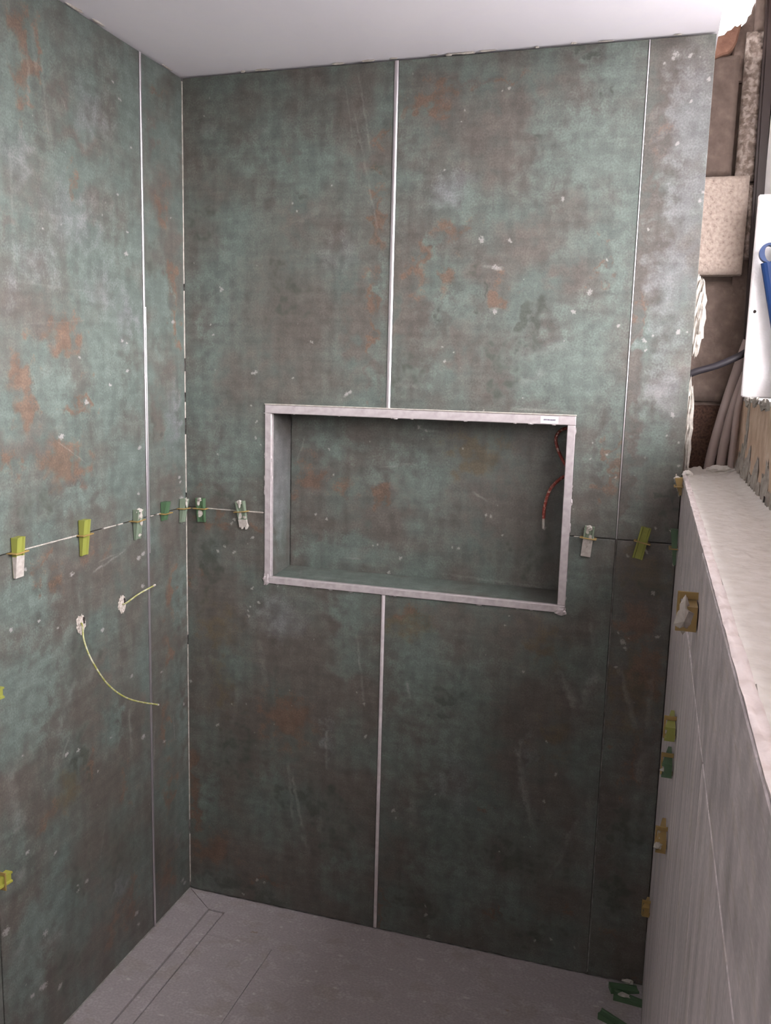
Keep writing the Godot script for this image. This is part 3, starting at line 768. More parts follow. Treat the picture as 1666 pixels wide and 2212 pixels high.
func grey_image(W: int, H: int, sd: int, upright := false, lift := 1.0) -> Image:
	# grey cement-look tile under a dried film of grout haze
	var out := PackedByteArray()
	out.resize(W * H * 3)
	var la: PackedByteArray = lay.c
	var lb: PackedByteArray = lay.b
	var lf: PackedByteArray = lay.f
	var lh: PackedByteArray = lay.s if upright else lay.h
	for y in H:
		for x in W:
			var n := (y + 120 * sd + 40) * LAYER + x + 90 * sd
			var haze := clampf((lb[n] * 0.55 + la[n] * 0.2 + lf[n] * 0.3) / 255.0 * 3.0 - 1.6, 0.0, 1.0)
			var c := Vector3(150, 142, 142).lerp(Vector3(172, 165, 165), haze * 0.7)
			var stain := clampf((la[n] / 255.0 - 0.66) * 5.0, 0.0, 0.4)
			c = c.lerp(Vector3(138, 129, 122), stain)
			c *= 1.0 + (lf[n] - 128) * 0.0006 + (lh[n] - 128) * (0.0012 if upright else 0.0001)
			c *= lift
			var k := (y * W + x) * 3
			out[k] = int(c.x); out[k + 1] = int(c.y); out[k + 2] = int(c.z)
	# dried splashes
	var rng := RandomNumberGenerator.new()
	rng.seed = 900 + sd
	for i in 70:
		var cx := rng.randf() * W
		var cy := rng.randf() * H
		var rx := rng.randf_range(1.0, 4.5)
		var ry := rng.randf_range(0.8, 2.5)
		var tone := Vector3(196, 190, 188) if i % 9 > 0 else Vector3(128, 108, 90)
		for y in range(maxi(0, int(cy - ry * 2)), mini(H - 1, int(cy + ry * 2)) + 1):
			for x in range(maxi(0, int(cx - rx * 2)), mini(W - 1, int(cx + rx * 2)) + 1):
				var n := (y + 120 * sd + 40) * LAYER + x + 90 * sd
				var d := sqrt(pow((x - cx) / rx, 2.0) + pow((y - cy) / ry, 2.0)) + (lf[n] - 128) * 0.008
				var al := clampf((1.2 - d) * 1.8, 0.0, 0.6)
				var k := (y * W + x) * 3
				for ch in 3:
					out[k + ch] = int(lerpf(out[k + ch], tone[ch], al))
	return Image.create_from_data(W, H, false, Image.FORMAT_RGB8, out)

func tile_material(im: Image, rough := 0.42) -> StandardMaterial3D:
	var m := plain(Color.WHITE, rough)
	m.albedo_texture = ImageTexture.create_from_image(im)
	m.texture_repeat = false
	return m

func wall_tile(parent: Node, poly: Array, full: Rect2, o: Vector3, s: Vector3, t: Vector3, n: Vector3, m: Material, label := "") -> MeshInstance3D:
	var st := begin()
	slab(st, poly, o, s, t, n, 0.0095, 0.0012, full)
	var p := obj("tile", st, m, parent)
	if label != "":
		p.set_meta("label", label)
	return p

# ================================================================ the setting
func build_shell():
	var st := begin()
	bx(st, Vector3(-0.2, CEIL, -0.19), Vector3(1.358, CEIL + 0.0125, 3.5))
	var ce := struct("ceiling", st, M.ceiling, "smooth white plasterboard ceiling above the green tiles", "ceiling")
	# filler squeezed out along its edge
	st = begin()
	var rng := RandomNumberGenerator.new()
	rng.seed = 5
	for i in 15:
		var x := rng.randf_range(0.02, 1.3)
		lump(st, Vector3(x, CEIL - rng.randf_range(0.001, 0.004), 0.002), Vector3(rng.randf_range(0.004, 0.022), rng.randf_range(0.0015, 0.003), 0.003), i, 0.3, 8)
	for i in 13:
		var z := rng.randf_range(0.02, 0.9)
		lump(st, Vector3(0.002, CEIL - rng.randf_range(0.001, 0.004), z), Vector3(0.003, rng.randf_range(0.0015, 0.003), rng.randf_range(0.004, 0.03)), 60 + i, 0.3, 8)
	var cr := obj("filler", st, M.paste, ce)
	cr.set_meta("kind", "stuff")
	cr.set_meta("label", "crumbs of white filler along the ceiling edge")
	st = begin()
	bx(st, Vector3(-0.3, 2.62, -0.32), Vector3(2.1, 2.8, 3.6))  # outer end overhangs the window unseen, added to cut high sky light
	struct("ceiling_slab", st, M.slab, "rough concrete slab above the ceiling panel, with an added unseen overhang shading the window", "slab")
	st = begin()
	bx(st, Vector3(-0.3, 0.0, 3.4), Vector3(1.95, 2.62, 3.5))
	struct("wall_front", st, M.room_plaster, "grey plaster wall facing the green tiles", "wall")

func build_back_wall():
	# the box wall in front of the old masonry, with the niche left open
	var st := begin()
	var zb := -0.0095
	var zf := -0.196
	var nl := NL + 0.008
	var nr := NR - 0.008
	var nb := NB + 0.006
	var nt := NT - 0.01
	bx(st, Vector3(-0.0095, 0, zf), Vector3(nl, CEIL - 0.014, zb))
	bx(st, Vector3(nr, 0, zf), Vector3(XW - 0.003, CEIL - 0.014, zb))
	bx(st, Vector3(nl, 0, zf), Vector3(nr, nb, zb))
	bx(st, Vector3(nl, nt, zf), Vector3(nr, CEIL - 0.014, zb))
	bx(st, Vector3(nl, nb, zf), Vector3(nr, nt, -0.146))
	var wall := struct("wall_back", st, M.adhesive, "green and rust patterned tile wall with the built-in niche", "wall")
	var o := Vector3.ZERO
	var sx := Vector3.RIGHT
	var ty := Vector3.UP
	var nz := Vector3(0, 0, 1)
	var ppm := 760.0
	var xa := 0.0015
	var xb := XJ - 0.0058
	var xc := XJ + 0.0058
	var xd := XS - 0.0018
	var xe := XS + 0.0018
	var xf := XW - 0.001
	var yl := 0.0015
	var ym := JOINT - 0.0014
	var yn := JOINT + 0.0014
	var yt := TILE_TOP
	var mats := []
	var k := 0
	for r in [[xa, yn, xb, yt], [xc, yn, xd, yt], [xe, yn, xf, yt], [xa, yl, xb, ym], [xc, yl, xd, ym], [xe, yl, xf, ym]]:
		k += 1
		mats.append([Rect2(r[0], r[1], r[2] - r[0], r[3] - r[1]), tile_material(tile_image(r[0], r[1], r[2] - r[0], r[3] - r[1], ppm, k, BLOBS_BACK, SPECKS_BACK, STROKES_BACK, Vector3.ONE, [0.03, 0.03, -0.02, -0.08, 0.05, -0.1][k - 1]))])
	wall_tile(wall, [Vector2(xa, yn), Vector2(NL, yn), Vector2(NL, NT), Vector2(xb, NT), Vector2(xb, yt), Vector2(xa, yt)], mats[0][0], o, sx, ty, nz, mats[0][1])
	wall_tile(wall, [Vector2(xc, NT), Vector2(NR, NT), Vector2(NR, yn), Vector2(xd, yn), Vector2(xd, yt), Vector2(xc, yt)], mats[1][0], o, sx, ty, nz, mats[1][1])
	wall_tile(wall, rect(xe, yn, xf, yt), mats[2][0], o, sx, ty, nz, mats[2][1], "narrow cut tile beside the bare masonry")
	wall_tile(wall, [Vector2(xa, yl), Vector2(xb, yl), Vector2(xb, NB), Vector2(NL, NB), Vector2(NL, ym), Vector2(xa, ym)], mats[3][0], o, sx, ty, nz, mats[3][1])
	wall_tile(wall, [Vector2(xc, yl), Vector2(xd, yl), Vector2(xd, ym), Vector2(NR, ym), Vector2(NR, NB), Vector2(xc, NB)], mats[4][0], o, sx, ty, nz, mats[4][1])
	wall_tile(wall, rect(xe, yl, xf, ym), mats[5][0], o, sx, ty, nz, mats[5][1], "narrow cut tile beside the low wall")
	# inside of the niche
	var il := NL + 0.0195
	var ir := NR - 0.0195
	var ib := NB + 0.0185
	var it := NT - 0.022
	var zn := -0.135
	var im := tile_image(il, ib, ir - il, it - ib, 700.0, 21, BLOBS_NICHE, SPECKS_NICHE, STROKES_NICHE)
	wall_tile(wall, rect(il + 0.001, ib + 0.006, ir - 0.001, it), Rect2(il, ib, ir - il, it - ib), Vector3(0, 0, zn), sx, ty, nz, tile_material(im), "tile at the back of the niche")
	var side := tile_material(tile_image(0.0, 0.0, 0.14, 0.5, 700.0, 22, [[0.05, 0.3, 0.1, 0.18, 4, 0.85], [0.08, 0.42, 0.1, 0.1, 1, 0.9], [0.05, 0.12, 0.06, 0.1, 0, 0.6]], [[0.04, 0.33, 0.002, 0.003], [0.06, 0.28, 0.002, 0.002], [0.03, 0.21, 0.002, 0.003], [0.07, 0.16, 0.002, 0.002], [0.05, 0.07, 0.002, 0.002]], []))
	wall_tile(wall, rect(0.002, ib, 0.134, it), Rect2(0.0, ib, 0.14, 0.5), Vector3(il, 0, 0), Vector3(0, 0, -1), ty, Vector3.RIGHT, side, "tile at the side of the niche")
	wall_tile(wall, rect(0.002, ib, 0.134, it), Rect2(0.0, ib, 0.14, 0.5), Vector3(ir, 0, 0), Vector3(0, 0, -1), ty, Vector3.LEFT, side, "tile at the side of the niche")
	var flat := tile_material(tile_image(0.0, 0.0, 0.81, 0.14, 700.0, 23, [[0.3, 0.07, 0.3, 0.08, 0, 0.9], [0.65, 0.05, 0.1, 0.05, 0, 0.7]], [], [[0.1, 0.05, 0.3, 0.04, 0.004, 0.4], [0.3, 0.03, 0.7, 0.035, 0.003, 0.35], [0.05, 0.1, 0.08, 0.02, 0.003, 0.4]]))
	var slope := Vector3(0, 0.008, -0.134).normalized()
	wall_tile(wall, rect(il + 0.001, 0.001, ir - 0.001, 0.134), Rect2(il, 0.0, 0.81, 0.14), Vector3(0, ib, 0), sx, slope, slope.cross(sx).normalized() * -1.0, flat, "tile on the floor of the niche")
	wall_tile(wall, rect(il + 0.001, 0.001, ir - 0.001, 0.134), Rect2(il, 0.0, 0.81, 0.14), Vector3(0, it, 0), sx, Vector3(0, 0, -1), Vector3.DOWN, flat, "tile at the top of the niche")

func build_left_wall():
	var st := begin()
	bx(st, Vector3(-0.2, 0, -0.19), Vector3(-0.0096, CEIL - 0.014, 3.4))
	var wall := struct("wall_left", st, M.adhesive, "green and rust patterned tile wall with two loose yellow wires", "wall")
	var k := 30
	var sz := Vector3(0, 0, 1)
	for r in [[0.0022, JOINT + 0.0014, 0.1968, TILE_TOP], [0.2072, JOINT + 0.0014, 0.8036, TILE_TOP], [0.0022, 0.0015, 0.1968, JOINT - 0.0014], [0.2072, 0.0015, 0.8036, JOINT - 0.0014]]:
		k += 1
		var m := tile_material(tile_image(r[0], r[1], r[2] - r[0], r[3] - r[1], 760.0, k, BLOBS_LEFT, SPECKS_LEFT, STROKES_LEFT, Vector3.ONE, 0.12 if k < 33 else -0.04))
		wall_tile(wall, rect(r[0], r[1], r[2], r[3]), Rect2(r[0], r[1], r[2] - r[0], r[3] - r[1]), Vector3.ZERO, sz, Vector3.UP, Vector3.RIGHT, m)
	var spare := tile_material(tile_image(0.0, 0.0, 0.6, 1.2, 300.0, 39, [], [], []))
	for z in [0.8064, 1.4096, 2.0128, 2.616]:
		for y in [[0.0015, JOINT - 0.0014], [JOINT + 0.0014, TILE_TOP]]:
			wall_tile(wall, rect(z, y[0], z + 0.6, y[1]), Rect2(z, y[0], 0.6, 1.2), Vector3.ZERO, sz, Vector3.UP, Vector3.RIGHT, spare)

func build_pony_wall():
	var st := begin()
	bx(st, Vector3(XW + 0.0096, 0, -0.19), Vector3(XP - 0.0005, LEDGE - 0.012, 2.6))
	var wall := struct("wall_right", st, M.adhesive, "low tiled wall under the window, its top spread with adhesive", "wall")
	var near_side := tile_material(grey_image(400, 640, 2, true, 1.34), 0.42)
	for row in [[[[0.002, 0.688], [0.692, 1.29], [1.294, 1.892], [1.896, 2.598]], [0.0015, JOINT - 0.0014]], [[[0.002, 0.998], [1.002, 1.8], [1.804, 2.598]], [JOINT + 0.0014, LEDGE - 0.005]]]:
		for z in row[0]:
			var y: Array = row[1]
			var m: Material = near_side
			var proud := 0.0 if z[0] < 0.1 else 0.0014
			wall_tile(wall, rect(-z[1], y[0], -z[0], y[1]), Rect2(-z[1], y[0], z[1] - z[0], y[1] - y[0]), Vector3(XW - proud, 0, 0), Vector3(0, 0, -1), Vector3.UP, Vector3.LEFT, m)
	# adhesive spread on top
	var nz := FastNoiseLite.new()
	nz.seed = 77
	nz.frequency = 9.0
	nz.fractal_octaves = 4
	var nl := FastNoiseLite.new()
	nl.seed = 78
	nl.frequency = 26.0
	st = begin()
	var x0 := XW + 0.0115
	var wid := XP - x0
	sheet(st, Vector3(x0, LEDGE - 0.004, -0.17), Vector3(wid, 0, 0), Vector3(0, 0, 2.76), Vector3.UP, 26, 330, func(u: float, v: float) -> float:
		var x := u * wid
		var z := v * 2.76
		var h := 0.0022 * nz.get_noise_2d(x * 0.7, z * 0.5) + 0.006 * maxf(0.0, nl.get_noise_2d(x * 1.2, z * 0.8) - 0.32) * 2.0
		h += 0.012 * exp(-pow((z - 0.02) / 0.03, 2.0)) * (0.5 + nz.get_noise_2d(x * 6.0, 3.0)) + 0.008 * smoothstep(0.75, 1.0, u)
		return h, 0.011)
	var bed := obj("adhesive_bed", st, M.mortar_bed, wall)
	bed.set_meta("label", "cream tile adhesive trowelled over the top of the low wall")

func build_floor():
	var st := begin()
	# screed with a trough left open for the drain
	bx(st, Vector3(-0.3, -0.15, -0.35), Vector3(0.1045, -0.0096, 3.6))
	bx(st, Vector3(0.1605, -0.15, -0.35), Vector3(1.95, -0.0096, 3.6))
	bx(st, Vector3(0.1045, -0.15, -0.35), Vector3(0.1605, -0.0096, 0.0795))
	bx(st, Vector3(0.1045, -0.15, 0.9995), Vector3(0.1605, -0.0096, 3.6))
	bx(st, Vector3(0.1045, -0.15, 0.0795), Vector3(0.1605, -0.08, 0.9995))
	var fl := struct("floor", st, M.adhesive, "dusty grey tiled shower floor with a slot drain", "floor")
	var mats := [tile_material(grey_image(640, 640, 0), 0.6), tile_material(grey_image(640, 640, 1), 0.6)]
	var o := Vector3.ZERO
	var s := Vector3.RIGHT
	var t := Vector3(0, 0, -1)
	var up := Vector3.UP
	# polygons in (x, -z)
	var full := Rect2(0.0, -1.0, 1.36, 1.0)
	var d0 := 0.1055
	var d1 := 0.1595
	var pieces := [
		[[Vector2(0.002, -1.0), Vector2(d0, -1.0), Vector2(d0, -0.0795), Vector2(0.002, -0.0035)], 0],
		[[Vector2(0.003, -0.0025), Vector2(d0 + 0.0005, -0.0785), Vector2(d1, -0.0785), Vector2(d1, -0.187), Vector2(XW - 0.002, -0.187), Vector2(XW - 0.002, -0.002)], 1],
		[rect(d1, -1.0, 0.3615, -0.1872), 0],
		[rect(0.363, -1.0, XW - 0.002, -0.1872), 1],
	]
	for p in pieces:
		st = begin()
		slab(st, p[0], o, s, t, up, 0.0095, 0.0008, full)
		obj("tile", st, mats[p[1]], fl)
	for z in [1.0, 1.6, 2.2, 2.8]:
		for x in [0.002, 0.682]:
			st = begin()
			slab(st, rect(x, -z - 0.598, x + 0.676, -z - 0.002), o, s, t, up, 0.0095, 0.0008, Rect2(x, -z - 0.6, 0.68, 0.6))
			obj("tile", st, mats[0], fl)
	# the tile-in insert of the slot drain
	var dr := thing("slot_drain", "long narrow slot drain with grey tile insert set in the floor", "drain", Transform3D(Basis(), Vector3(0.1325, -0.0096, 0.54)))
	var off := Vector3(-0.1325, 0.0096, -0.54)
	st = begin()
	slab(st, rect(d0 + 0.0046, -0.995, d1 - 0.0042, -0.0835), o + off + Vector3(0, -0.0012, 0), s, t, up, 0.0068, 0.0008, full)
	obj("insert", st, mats[0], dr)
	st = begin()
	bx(st, Vector3(0.1055, -0.0798, 0.081) + off, Vector3(0.1595, -0.076, 0.998) + off)
	for z in [0.12, 0.5, 0.9]:
		bx(st, Vector3(0.118, -0.076, z) + off, Vector3(0.147, -0.0081, z + 0.01) + off)
	obj("channel", st, M.hole, dr)

func build_window_side():
	# the masonry behind the tiled box wall
	var st := begin()
	bx(st, Vector3(-0.3, 0, -0.36), Vector3(1.33, 2.62, ZR - 0.02))
	bx(st, Vector3(1.33, 0, -0.36), Vector3(1.445, 2.36, ZR - 0.045))
	bx(st, Vector3(1.445, 0, -0.36), Vector3(1.95, 2.62, ZR - 0.02))
	var rear := struct("wall_rear", st, M.grey_mortar, "bare masonry wall showing past the tile edge", "wall")
	var nz := FastNoiseLite.new()
	nz.seed = 91
	nz.frequency = 30.0
	nz.fractal_octaves = 4
	var skin := func(x0: float, y0: float, x1: float, y1: float, z: float, amp: float, fine: int, m: Material, called: String, label: String):
		var t2 := begin()
		sheet(t2, Vector3(x0, y0, z), Vector3(x1 - x0, 0, 0), Vector3(0, y1 - y0, 0), Vector3(0, 0, 1), fine, int(fine * (y1 - y0) / (x1 - x0)), func(u: float, v: float) -> float:
			var e := minf(minf(u, 1.0 - u) * (x1 - x0), minf(v, 1.0 - v) * (y1 - y0))
			return amp * nz.get_noise_2d(x0 + u * (x1 - x0), y0 + v * (y1 - y0)) - 0.012 * exp(-e / (0.005 + 0.003 * nz.get_noise_2d(u * 3.0 + 9.0, v * 5.0))), 0.05)
		var part := obj(called, t2, m, rear)
		part.set_meta("label", label)
	skin.call(1.335, 1.862, 1.463, 2.098, ZR + 0.03, 0.003, 24, M.block, "block", "pale pitted concrete block")
	skin.call(1.34, 2.108, 1.422, 2.395, ZR - 0.02, 0.002, 12, M.grey_mortar, "mortar_panel", "smooth grey-brown mortar")
	skin.call(1.34, 1.545, 1.482, 1.85, ZR - 0.02, 0.003, 16, M.grey_mortar, "mortar_panel", "dull grey-brown mortar")
	skin.call(1.34, 1.33, 1.47, 1.535, ZR - 0.032, 0.006, 20, M.dark_brick, "brick", "dark brown rough brick")
	skin.call(1.43, 2.09, 1.478, 2.44, ZR - 0.002, 0.010, 20, M.render_coat, "render_coat", "pale stippled render strip beside the window")
	skin.call(1.462, 1.9, 1.482, 2.08, ZR + 0.005, 0.004, 8, M.render_coat, "render_coat", "render bulging beside the block")
	skin.call(1.446, 2.44, 1.478, 2.615, ZR - 0.006, 0.002, 8, M.grey_mortar, "mortar_panel", "smooth mortar above the stippled render")
	# broken top of the wall
	st = begin()
	slab(st, [Vector2(1.332, 2.34), Vector2(1.352, 2.383), Vector2(1.367, 2.387), Vector2(1.379, 2.392), Vector2(1.391, 2.394), Vector2(1.402, 2.405), Vector2(1.409, 2.42), Vector2(1.417, 2.462), Vector2(1.407, 2.455), Vector2(1.401, 2.458), Vector2(1.393, 2.449), Vector2(1.384, 2.447), Vector2(1.378, 2.439), Vector2(1.366, 2.437), Vector2(1.332, 2.425)], Vector3(0, 0, ZR - 0.012), Vector3.RIGHT, Vector3.UP, Vector3(0, 0, 1), 0.08, 0.004, Rect2(1.3, 2.3, 0.2, 0.2))
	var stone := obj("stone", st, M.clay, rear)
	stone.set_meta("label", "broken reddish clay stone at the top of the wall")
	st = begin()
	slab(st, [Vector2(1.395, 2.33), Vector2(1.46, 2.33), Vector2(1.46, 2.6), Vector2(1.452, 2.535), Vector2(1.446, 2.514), Vector2(1.44, 2.503), Vector2(1.437, 2.488), Vector2(1.43, 2.482), Vector2(1.427, 2.47), Vector2(1.417, 2.461), Vector2(1.405, 2.44)], Vector3(0, 0, ZR - 0.03), Vector3.RIGHT, Vector3.UP, Vector3(0, 0, 1), 0.06, 0.004, Rect2(1.3, 2.3, 0.2, 0.2))
	var rub := obj("mortar_panel", st, M.grey_mortar, rear)
	rub.set_meta("label", "broken mortar edge against the daylight")
	# the outer wall with the window
	st = begin()
	bx(st, Vector3(XP, 0, ZR - 0.02), Vector3(XO, SILL - 0.01, 3.4))
	bx(st, Vector3(XP, SILL - 0.01, ZW), Vector3(XO, 2.62, 3.4))
	bx(st, Vector3(XP, 2.52, ZR - 0.02), Vector3(XO, 2.62, ZW))
	var outer := struct("wall_window", st, M.brown_plaster, "brown unpainted plaster below the window sill", "wall")
	st = begin()
	lump(st, Vector3(1.4875, 1.548, 0.02), Vector3(0.008, 0.012, 0.035), 401, 0.4, 12)
	lump(st, Vector3(1.487, 1.553, 0.17), Vector3(0.007, 0.010, 0.05), 402, 0.4, 12)
	lump(st, Vector3(1.487, 1.551, 0.34), Vector3(0.007, 0.012, 0.07), 403, 0.4, 12)
	lump(st, Vector3(1.486, 1.50, 0.06), Vector3(0.004, 0.06, 0.01), 404, 0.4, 12)
	lump(st, Vector3(1.486, 1.42, 0.03), Vector3(0.004, 0.05, 0.009), 405, 0.4, 12)
	for i in 14:
		lump(st, Vector3(1.486, 1.382 + 0.012 * (i % 3), -0.12 + i * 0.055), Vector3(0.005, 0.02 + 0.012 * ((i * 7) % 3), 0.02), 410 + i, 0.45, 10)
	var drip := obj("plaster_drips", st, M.paste, outer)
	drip.set_meta("kind", "stuff")
	drip.set_meta("label", "dried drips of plaster on the brown wall")
	st = begin()
	bx(st, Vector3(1.5, SILL, ZR - 0.018), Vector3(XO - 0.002, 2.52, ZR - 0.004))
	var rv := obj("reveal", st, M.white_plaster, outer)
	rv.set_meta("label", "white plastered window reveal")
	st = begin()
	bx(st, Vector3(XP, SILL - 0.0098, ZR - 0.01), Vector3(XO - 0.002, SILL, ZW - 0.001), 0.001)
	var sl := obj("sill", st, M.white_plaster, outer)
	sl.set_meta("label", "white window sill")
	# the window itself, deep in the opening
	st = begin()
	for z in [[ZR - 0.003, ZR + 0.045], [0.03, 0.08], [1.6, 1.65], [ZW - 0.05, ZW - 0.002]]:
		bx(st, Vector3(1.60, SILL + 0.001, z[0]), Vector3(1.65, 2.519, z[1]), 0.004)
	var win := struct("window_1", st, M.window_white, "white framed window letting daylight into the shower", "window")
	for y in [[SILL + 0.001, SILL + 0.046], [2.475, 2.519]]:
		st = begin()
		bx(st, Vector3(1.602, y[0], ZR + 0.045), Vector3(1.648, y[1], ZW - 0.05), 0.004)
		obj("window_frame", st, M.window_white, win)
	st = begin()
	bx(st, Vector3(1.615, SILL + 0.046, ZR + 0.045), Vector3(1.635, 2.475, 0.03), 0.002)  # unseen panel, added to hold daylight back from the near ceiling
	var blocker := obj("daylight_blocker", st, M.window_white, win)
	blocker.set_meta("label", "solid white panel added at the end of the window to block daylight")
	for z in [[0.08, 1.6], [1.65, ZW - 0.05]]:
		st = begin()
		bx(st, Vector3(1.623, SILL + 0.046, z[0]), Vector3(1.627, 2.475, z[1]))
		obj("pane", st, M.glass, win)

func build_trims():
	# metal profiles between the tiles
	var st := begin()
	strip(st, Vector3(XJ, NT - 0.002, 0), Vector3(XJ, TILE_TOP - 0.001, 0), Vector3.RIGHT, Vector3(0, 0, 1), 0.0118, 0.0035)
	struct("trim_1", st, M.steel, "shiny steel strip between ceiling and niche", "trim")
	st = begin()
	strip(st, Vector3(XJ, 0.002, 0), Vector3(XJ, NB - 0.001, 0), Vector3.RIGHT, Vector3(0, 0, 1), 0.0105, 0.003)
	struct("trim_2", st, M.strip_dull, "dusty grey strip between niche and floor", "trim")
	st = begin()
	strip(st, Vector3(XS, JOINT + 0.002, 0), Vector3(XS, TILE_TOP - 0.001, 0), Vector3.RIGHT, Vector3(0, 0, 1), 0.0034, 0.0016)
	struct("trim_3", st, M.steel, "thin bright metal line along the narrow cut tile", "trim")
	st = begin()
	strip(st, Vector3(0, 0.0, 0.202), Vector3(0, TILE_TOP - 0.001, 0.202), Vector3(0, 0, 1), Vector3.RIGHT, 0.0082, 0.003)
	strip(st, Vector3(0, JOINT - 0.1, 0.1945), Vector3(0, 1.75, 0.1945), Vector3(0, 0, 1), Vector3.RIGHT, 0.0035, 0.0012)
	struct("trim_4", st, M.steel, "steel strip running floor to ceiling on the wall with the yellow wires", "trim")
	# ragged grout line in the corner
	var rng := RandomNumberGenerator.new()
	rng.seed = 8
	st = begin()
	var y := 0.02
	while y < 2.33:
		var ln := rng.randf_range(0.02, 0.09)
		var w := rng.randf_range(0.0012, 0.0042) if y > 0.85 else rng.randf_range(0.0006, 0.002)
		bx(st, Vector3(-0.002, y, -0.002), Vector3(0.0012, minf(y + ln, 2.362), w), 0.0006)
		y += ln * (1.0 if rng.randf() < 0.8 else 1.6)
	struct("trim_5", st, M.paste, "ragged white grout line in the tiled corner", "grout line")
	# grout left in the horizontal joint
	st = begin()
	for seg in [[0.0, 0.30, 0.46, 0.6], [0.0, 0.5, 0.69, 0.9], [1.0, 0.066, 0.244, 0.95], [1.0, 1.105, 1.125, 0.8], [1.0, 1.212, 1.26, 0.8], [1.0, 1.285, 1.345, 0.3], [0.0, 0.04, 0.19, 0.4]]:
		var q: float = seg[1]
		while q < seg[2]:
			var l2 := rng.randf_range(0.008, 0.03)
			if rng.randf() < seg[3]:
				var hh := rng.randf_range(0.001, 0.0019)
				var e: float = minf(q + l2, seg[2])
				if seg[0] > 0.5:
					bx(st, Vector3(q, JOINT - hh, -0.006), Vector3(e, JOINT + hh, 0.0012), 0.0006)
				else:
					bx(st, Vector3(-0.006, JOINT - hh, q), Vector3(0.0012, JOINT + hh, e), 0.0006)
			q += l2
	struct("trim_7", st, M.paste, "broken white grout left in the horizontal tile joint", "grout line")
	# edge bead of the low wall
	st = begin()
	var nz := FastNoiseLite.new()
	nz.seed = 15
	nz.frequency = 14.0
	sheet(st, Vector3(XW - 0.0005, LEDGE - 0.003, -0.004), Vector3(0.0115, 0, 0), Vector3(0, 0, 2.6), Vector3.UP, 4, 240, func(u: float, v: float) -> float:
		return 0.003 + 0.0034 * nz.get_noise_2d(u * 0.15, v * 2.6) - 0.003 * absf(u - 0.4), 0.002)
	struct("trim_6", st, M.edge_bead, "pale edge strip along the top of the low wall", "trim")

func strip(st: SurfaceTool, a: Vector3, b: Vector3, side: Vector3, out: Vector3, w: float, proud: float):
	# rounded profile bar from a to b
	var prof := []
	for k in 9:
		var t := PI * k / 8.0
		prof.append(side * (-cos(t) * w * 0.5) + out * (sin(t) * proud))
	for k in 8:
		var n0: Vector3 = (side * (-cos(PI * k / 8.0)) * proud * 2.0 + out * sin(PI * k / 8.0) * w).normalized()
		var n1: Vector3 = (side * (-cos(PI * (k + 1) / 8.0)) * proud * 2.0 + out * sin(PI * (k + 1) / 8.0) * w).normalized()
		var vs := [[a + prof[k], n0], [b + prof[k], n0], [b + prof[k + 1], n1], [a + prof[k], n0], [b + prof[k + 1], n1], [a + prof[k + 1], n1]]
		var fc: Vector3 = (vs[1][0] - vs[0][0]).cross(vs[2][0] - vs[0][0])
		var order := [0, 1, 2, 3, 4, 5] if fc.dot(out + side * (prof[k].dot(side))) < 0.0 else [0, 2, 1, 3, 5, 4]
		for i in order:
			st.set_normal(vs[i][1]); st.set_uv(Vector2.ZERO); st.add_vertex(vs[i][0])
	for e in [a, b]:
		for k in range(1, 8):
			tri(st, e + prof[0], e + prof[k], e + prof[k + 1], (e - (a + b) * 0.5).normalized())
	quad(st, a + prof[0] - out * 0.008, b + prof[0] - out * 0.008, b + prof[0], a + prof[0], -side)
	quad(st, a + prof[8] - out * 0.008, b + prof[8] - out * 0.008, b + prof[8], a + prof[8], side)

